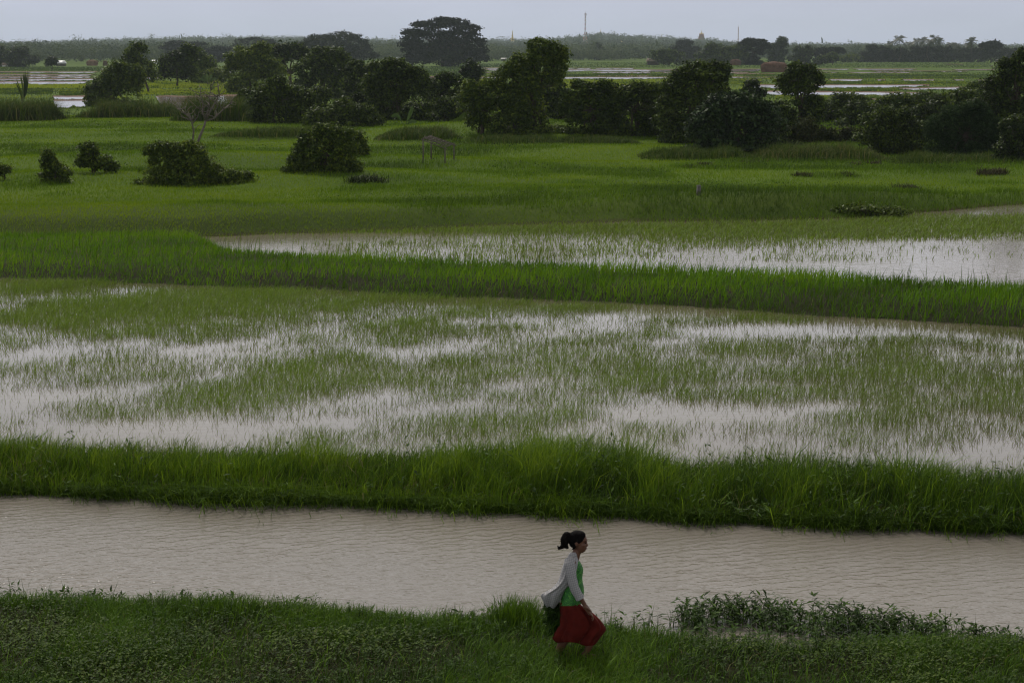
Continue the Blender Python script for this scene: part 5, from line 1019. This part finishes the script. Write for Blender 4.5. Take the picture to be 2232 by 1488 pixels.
# ------------------------------------------------------------------ buildings, haystacks, pagodas, masts
def spot(px, py, z=-.05):
    X, Y = at(px, py, 0.0); return float(X), float(Y)
def on_hill(px, Y): 
    X = (px - CX) / F * (Y * CP + HC * SP); return X, Y, float(gz(X, Y))
STRAW = plain('weathered_straw', (.21, .135, .085), .95, .3, 1.5, bump=.5); STRAW2 = plain('red_brown_straw', (.13, .070, .048), .95, .25, 1.2, bump=.5)
THATCH = plain('grey_thatch', (.15, .12, .095), .95, .25, 2, bump=.4); TIN = plain('pale_tin_roof', (.62, .63, .66), .45, .08, .6, spec=.5); WOOD = plain('dark_plank', (.06, .045, .035), .9, .3, 3); BAMBOO = plain('grey_bamboo', (.11, .092, .078), .8, .35, 14)
WHITEW = plain('white_wash', (.75, .74, .72), .7, .06, 1)
def haystack(px, py, wpx, hpx, label, mat, flat=1.0, oval=.7):
    X, Y = spot(px, py); s = ppm(Y); r = wpx / 2 / s; h = hpx / s
    root = empty('haystack', (X, Y, -.05), label, 'haystack')
    t = np.linspace(0, 1, 9); prof = [(r * (1.0 - .12 * (1 - u)) * (1 - max(0, (u - flat * .55)) ** 2 / (1.02 - flat * .55) ** 2) ** .5, u * h) for u in t]; prof[-1] = (r * .03, h)
    mb = MB(); mb.lathe(prof, k=40, sy=oval, jit=.015); mb.build('straw_pile', mat, root, True)
    n = 500; a = rng.uniform(0, 2 * pi, n); u = rng.uniform(.02, .95, n); rr = np.interp(u * h, [p[1] for p in prof], [p[0] for p in prof])
    P = np.stack([np.cos(a) * rr, np.sin(a) * rr * oval, u * h], -1); V, Q, T, R = blades(P - (0, 0, .1), rng.uniform(.2, .6, n), .12, a, rng.uniform(.5, 2, n), rng.uniform(0, 1, n))
    link('loose_straw', mesh('loose_straw', V, [Q, T], mat, {'rnd': R}), root)
haystack(1687,157.5,62,23.5,'largest haystack, long and red brown, beside the narrow tree',STRAW2,.9,.5)
haystack(1603,143,25,14,'small domed red brown haystack among the farmyard trees',STRAW2,.8)
haystack(201,143.5,26,13,'straw coloured domed haystack right of the white roofed hut',STRAW,.8)
haystack(229.5,143.5,10,11,'small pointed straw stack right of the straw coloured dome',STRAW,.2)
def hut(px, py, wpx, hpx, label, roofmat, wallmat, name='hut', rz=.3, roof=.5, lpx=None, posts=False, Y=None):
    X, Yb = spot(px, py); 
    if Y: X, Yb, zb = on_hill(px, Y)
    else: zb = -.05
    s = ppm(Yb); wd = wpx / s; h = hpx / s; dp = wd * .6; hw = h * (1 - roof)
    root = empty(name, (X, Yb, zb), label, name.replace('_', ' ')); root.rotation_euler = (0, 0, rz)
    mb = MB(); mb.box((0, 0, hw / 2), (wd * .84, dp * .84, hw)); mb.build('wall', wallmat, root)
    mb = MB(); e = .12; a, b, c, d = (-wd/2, -dp/2, hw), (wd/2, -dp/2, hw), (wd/2, dp/2, hw), (-wd/2, dp/2, hw); r0, r1 = (-wd*.46, 0, h), (wd*.46, 0, h)
    lo = [(p[0], p[1], p[2] - e) for p in (a, b, c, d)]
    mb.add([a, b, c, d, r0, r1] + lo, [(0, 1, 5, 4), (2, 3, 4, 5), (6, 9, 8, 7), (0, 6, 7, 1), (2, 8, 9, 3), (1, 7, 8, 2), (3, 9, 6, 0)], [(0, 4, 3), (1, 2, 5)]); mb.build('roof', roofmat, root)
    mb = MB(); mb.box((wd * .1, -dp * .42 - .03, hw * .38), (wd * .14, .05, hw * .7)); mb.build('door', WOOD, root)
hut(133,144,22,12,'farm hut with a bright tin roof on the left plain',TIN,WOOD,rz=-.35,roof=.5)
hut(1424,142,30,15,'dark farm shed with a low sagging roof under the green tree',THATCH,WOOD,'shed',rz=.15,roof=.45)
hut(1540,141,24,13,'grey thatched farmhouse half hidden by farmyard bushes',THATCH,WOOD,'farmhouse',rz=-.2,roof=.65)
hut(1098,132.6,13,6,'tiny field hut on the plain right of the rain tree',WHITEW,WOOD,rz=.1,roof=.4)
hut(337,140,13,9,'small white roofed house behind the slender tree',TIN,WHITEW,'house',rz=.2,roof=.5)
hut(390,136,12,8,'small house with a pale roof behind the dark round tree',TIN,THATCH,'house',rz=.1,roof=.5)
hut(868,132,9,8,'tiny white roofed house at the forest edge left of the rain tree',TIN,WHITEW,'house',rz=.2,roof=.5)
hut(12,146,16,9,'pale farmhouse between the two dark trees at the left edge',THATCH,WHITEW,'farmhouse',rz=.1,roof=.55)
GOLD = plain('gilded_plaster', (.62, .43, .13), .35, .12, .8, spec=.6); BRICK = plain('brown_red_temple_brick', (.20, .075, .055), .85, .15, .3); STEEL = plain('painted_mast_steel', (.50, .47, .46), .5, .08, 2); REDP = plain('red_mast_paint', (.45, .10, .07), .5, .08, 2)
def stupa(px, ytop, ybase, wpx, Y, label, name='stupa'):
    X, Yb, zb = on_hill(px, Y); s = ppm(Y); zt = float(at_y(px, ytop, Y)[1]); z1 = float(at_y(px, ybase, Y)[1]); H = zt - z1; r = wpx / 2 / s
    root = empty(name, (X, Yb, zb), label, 'pagoda'); o = z1 - zb
    mb = MB(); mb.box((0, 0, o / 2), (r * 2.4, r * 2.4, max(o, .5))); mb.box((0, 0, o + H * .05), (r * 2.0, r * 2.0, H * .10)); mb.build('terrace', WHITEW if name == 'stupa' else GOLD, root)
    mb = MB(); mb.lathe([(r * .95, o + H * .1), (r * .9, o + H * .16), (r * .62, o + H * .19), (r * .56, o + H * .30), (r * .42, o + H * .38), (r * .30, o + H * .44)], k=20); mb.build('bell', GOLD, root, True)
    mb = MB(); prof = [(r * .30, o + H * .44)]
    for i in range(8): u = .45 + i * .04; rr = r * (.30 - .024 * i); prof += [(rr, o + H * u), (rr * .86, o + H * (u + .03))]
    prof += [(r * .16, o + H * .80), (r * .05, o + H * .9), (.02, o + H)]; mb.lathe(prof, k=16); sp_ = mb.build('spire', GOLD, root, True)
    mb = MB(); mb.lathe([(r * .22, o + H * .86), (r * .10, o + H * .885), (r * .04, o + H * .93)], k=14); mb.build('crown_umbrella', GOLD, sp_, True)
stupa(1117,66,94,13,3300,'slender golden pagoda left of the radio mast')
stupa(1308.5,63,74,4,3900,'thin golden spire on the hilltop right of the radio mast','spire')
stupa(1441,73,86,5,3900,'small golden spire on the ridge left of the brown temple','spire')
def temple():
    Y = 3700; X, Yb, zb = on_hill(1528.5, Y); s = ppm(Y); root = empty('temple', (X, Yb, zb), 'brown red tapering temple tower with a golden spire', 'temple')
    z1 = float(at_y(1528, 94, Y)[1]) - zb; z2 = float(at_y(1528, 75, Y)[1]) - zb; z3 = float(at_y(1528, 65, Y)[1]) - zb
    mb = MB(); nT_ = 6; w0, w1 = 17 / s, 8.5 / s; mb.box((0, 0, z1 / 2), (w0 * 1.05, w0 * 1.05, z1))
    for i in range(nT_):
        a = i / nT_; b = (i + 1) / nT_; wa = w0 + (w1 - w0) * a; mb.box((0, 0, z1 + (z2 - z1) * (a + b) / 2), (wa, wa, (z2 - z1) / nT_), top=.93)
        mb.box((0, 0, z1 + (z2 - z1) * b - .08), (wa * .97, wa * .97, .22))
    mb.build('tower', BRICK, root)
    mb = MB(); r = 2.6 / s; hh = z3 - z2; mb.lathe([(r, z2), (r * .8, z2 + hh * .2), (r * .45, z2 + hh * .35), (r * .2, z2 + hh * .6), (.03, z3)], k=14); mb.build('spire', GOLD, root, True)
    mb = MB()
    for q in range(4): mb.lathe([(r * .35, z2), (r * .2, z2 + hh * .15), (.02, z2 + hh * .3)], c=(w1 * .42 * (1 if q & 1 else -1), w1 * .42 * (1 if q & 2 else -1), 0), k=8)
    mb.build('corner_spires', GOLD, root, True)
temple()
def monastery():
    Y = 2700; X, Yb, zb = on_hill(1353.5, Y); s = ppm(Y); root = empty('shrine', (X, Yb, zb), 'white shrine cluster with gilded tops among the hill trees', 'shrine'); zq = float(at_y(1353, 96, Y)[1]) - zb
    mb = MB(); mb.box((0, 0, zq / 2), (16 / s, 5, max(zq, 1))); mb.build('wall', WHITEW, root)
    for dx, hh in ((-5.5, 5), (-3, 7), (0, 11), (3.4, 7), (6, 5.5)):
        mb = MB(); h = hh / s; x = dx / s; mb.lathe([(1.6 / s, zq), (1.4 / s, zq + h * .35), (.8 / s, zq + h * .55), (.3 / s, zq + h * .75), (.02, zq + h)], c=(x, -.5, 0), k=14); mb.build('gilded_top', GOLD, root, True)
monastery()
def mast(px, ytop, ybase, wb, Y, label, th, full=True):
    X, Yb, zb = on_hill(px, Y); s = ppm(Y); H = float(at_y(px, ytop, Y)[1]) - zb; w0, w1 = wb / s / 2, .55
    root = empty('radio_mast', (X, Yb, zb), label, 'mast'); nb_ = 16
    zz = H * .93 * (1 - (1 - np.linspace(0, 1, nb_ + 1)) ** 1.25); ww = np.where(zz < H * .45, w0 + (w1 * 1.2 - w0) * zz / (H * .45), w1 * 1.2 - (w1 * .3) * (zz - H * .45) / (H * .5))
    A = MB(); bands = []
    for i in range(nb_):
        mb = A
        if i % 2: bands.append(MB())
        c0 = [(sx * ww[i], sy * ww[i], zz[i]) for sx, sy in ((-1, -1), (1, -1), (1, 1), (-1, 1))]; c1_ = [(sx * ww[i + 1], sy * ww[i + 1], zz[i + 1]) for sx, sy in ((-1, -1), (1, -1), (1, 1), (-1, 1))]
        for q in range(4):
            mb.tube([c0[q], c1_[q]], th, 4); mb.tube([c0[q], c1_[(q + 1) % 4]], th * .6, 4); mb.tube([c0[(q + 1) % 4], c1_[q]], th * .6, 4); mb.tube([c1_[q], c1_[(q + 1) % 4]], th * .6, 4)
            if i % 2: bands[-1].tube([c0[q], c1_[q]], th * 1.2, 4); bands[-1].tube([c0[q], c0[(q + 1) % 4]], th * .8, 4); bands[-1].tube([c1_[q], c1_[(q + 1) % 4]], th * .8, 4)
    lt = A.build('lattice', STEEL, root)
    for b_ in bands: b_.build('painted_band', REDP, lt)
    mb = MB(); mb.tube([(0, 0, H * .93), (0, 0, H)], th * .7, 6); mb.build('lightning_rod', STEEL, root)
    if full:
        for a_ in (0, 2.1, 4.2):
            for zf in (.90,):
                mb = MB(); x, y = cos(a_) * 1.5, sin(a_) * 1.5; mb.box((x, y, H * zf), (.45, .35, 2.6), rz=a_); mb.tube([(0, 0, H * zf + .4), (x, y, H * zf + .4)], .1, 5); mb.tube([(0, 0, H * zf - .4), (x, y, H * zf - .4)], .1, 5); mb.build('panel_antenna', STEEL, root)
        for zf, a_ in ((.78, -1.9), (.72, -.9)):
            mb = MB(); mb.ball((cos(a_) * 1.2, sin(a_) * 1.2, H * zf), (.8, .5, .8), 12); mb.tube([(0, 0, H * zf), (cos(a_) * 1.2, sin(a_) * 1.2, H * zf)], .1, 5); mb.build('dish_antenna', WHITEW, root, True)
mast(1275.5,24,106,12,2500,'tall lattice radio mast rising over the wooded hill',.17)
mast(1608.5,56,100,5,4200,'distant faint lattice mast right of the brown temple',.26,False)

# ------------------------------------------------------------------ small things in the meadow
def rack():
    X, Y, zb = hit(950, 352); s = ppm(Y); root = empty('bamboo_rack', (X, Y, zb), 'rickety bamboo rack with a slatted tilted top standing in the meadow', 'rack')
    def q(px, py, dy): return np.array(((px - 950) / s, dy, (352 - py) / s))
    tops = [q(924, 304, -1.0), q(938, 301, 1.1), q(971, 322, -1.0), q(988, 318, 1.1)]
    for i, t_ in enumerate(tops):
        mb = MB(); mb.tube([(t_[0], t_[1], -.2), (t_[0] + .01, t_[1] + .02, t_[2] * .5), t_ + (0, 0, .05)], [.045, .04, .036], 7, r=.4); mb.build('post', BAMBOO, root, True)
    mb = MB()
    for a_, b_ in ((0, 2), (1, 3)): mb.tube([tops[a_] + (tops[a_] - tops[b_]) * .08, tops[b_] + (tops[b_] - tops[a_]) * .12], .03, 6)
    for k in range(6):
        u = k / 5; a_ = tops[0] * (1 - u) + tops[2] * u; b_ = tops[1] * (1 - u) + tops[3] * u; mb.tube([a_ + (rng.normal(0, .05), -.25, .05), b_ + (rng.normal(0, .05), .3, .05)], .021, 5)
    for k in range(5):
        u = (k + .5) / 5; a_ = tops[0] * (1 - u) + tops[1] * u; b_ = tops[2] * (1 - u) + tops[3] * u; mb.tube([a_ + (a_ - b_) * rng.uniform(.02, .12) + (0, 0, .09), (a_ + b_) / 2 + (0, 0, .09 + rng.normal(0, .03)), b_ + (b_ - a_) * rng.uniform(.02, .2) + (0, 0, .09)], .022, 5)
    mb.build('slatted_top', BAMBOO, root, True)
rack()
def post():
    X, Y, zb = hit(1523, 427); s = ppm(Y); root = empty('concrete_post', (X, Y, zb), 'short weathered grey concrete marker post alone in the meadow', 'post')
    h = 23 / s; mb = MB(); mb.box((0, 0, h / 2 - .05), (.15, .15, h), rz=.3, top=.92); mb.build('shaft', plain('weathered_concrete', (.12, .11, .10), .9, .3, 8, bump=.4), root)
    mb = MB(); mb.box((0, 0, h - .05 + .02), (.16, .16, .05), rz=.3, top=.85); mb.build('cap', plain('weathered_cap', (.15, .14, .13), .9, .3, 8), root)
post()
G_DRY = foliage('dry_weed_stalk', (.030, .032, .012), (.048, .044, .016), (.075, .062, .026), .8, .1, .6, .1)
for px, py, w_, lab in [(1533,362,26,'widest dry brown weed clump on the right meadow'),(1500,366,12,'small dry weed clump left of the widest one'),(1632,358,30,'long thin dry weed clump before the broad glossy bush'),(1745,384,22,'dry weed clump below the narrow tree'),(1852,384,24,'dry weed clump between the narrow tree and the domed bush'),(1862,360,14,'little dry weed clump near the olive bush foot'),(1905,358,16,'small dry weed clump below the domed bush'),(1978,412,40,'low dark weed clump on the slope above the pond'),(2162,380,56,'largest brown brush heap at the right side of the meadow'),(800,396,70,'long dark weed clump in the meadow dip below the bamboo rack'),(2047,548,14,'dark debris clump floating in the pond')]:
    X, Y, zb = hit(px, py); zb = max(zb, .02)
    s = ppm(Y); o_ = empty('dry_weed_clump', (X, Y, zb), lab, 'weeds', 'dry weed clumps in the meadow'); n = int(9 * w_); cq = rng.uniform(-.5, .5, max(4, int(w_ / 4))) * w_ / s; ci_ = rng.integers(0, len(cq), n); hq = rng.uniform(.35, 1.1, len(cq))[ci_]; Xq = cq[ci_] + rng.normal(0, .16, n); P = np.stack([Xq, rng.normal(0, .3, len(cq))[ci_] + rng.normal(0, .2, n), 0 * Xq - .02], -1)
    hh = .36 * (.16 if py > 500 else 1) * (1.5 if w_ in (56, 70) else 1)
    V, Q, T, R = blades(P, hh * rng.uniform(.4, 1.2, n) * hq, Y / 1991 * rng.uniform(.5, 1, n), azm(n, .2), rng.uniform(.3, 1.6, n), rng.uniform(0, .8, n)); link('stalks', mesh('stalks', V, [Q, T], G_DRY if w_ != 70 else LEAF['dark'], {'rnd': R}), o_)
# water hyacinths along the far canal edge
HY = foliage('hyacinth_leaf', (.05, .11, .025), (.08, .17, .03), (.13, .24, .06), .35, .25, 2, .5)
for px, lab in [(576,'bright water hyacinth floating alone at the far canal edge'),(655,'paler water hyacinth right of the solitary bright one'),(430,'half hidden water hyacinth under the left bank grass')]:
    X = float(at(px, 1090)[0]); Y = float(c2(X)) - .12; root = empty('water_hyacinth', (X, Y, .02), lab, 'plant'); n = 34; a = rng.uniform(0, 2 * pi, n); P = np.stack([rng.normal(0, .07, n), rng.normal(0, .05, n), rng.uniform(0, .06, n)], -1); el = rng.uniform(.1, 1.2, n)
    D = np.stack([np.cos(a) * np.cos(el), np.sin(a) * np.cos(el), np.sin(el)], -1); V, Q, T, R = leaflets(P, D, unit(np.stack([-np.cos(a) * .5, -np.sin(a) * .5, 1 + 0 * a], -1)), rng.uniform(.10, .17, n), rng.uniform(.06, .10, n), rng.uniform(.3, 1, n)); link('leaves', mesh('leaves', V, [T], HY, {'rnd': R}), root)

# ------------------------------------------------------------------ humid air over the plain
mb = MB(); mb.box((0, 2750, 40.0), (5200, 5760, 84.0)); hz = mb.build('haze', None)
hm, t = new_mat('humid_air'); pv = t.nodes.new('ShaderNodeVolumePrincipled'); pv.inputs['Color'].default_value = (.80, .91, 1.0, 1); pv.inputs['Density'].default_value = .00008; pv.inputs['Anisotropy'].default_value = .2
o = t.nodes.new('ShaderNodeOutputMaterial'); t.links.new(pv.outputs[0], o.inputs['Volume']); hz.data.materials.append(hm); tag(hz, kind='stuff')
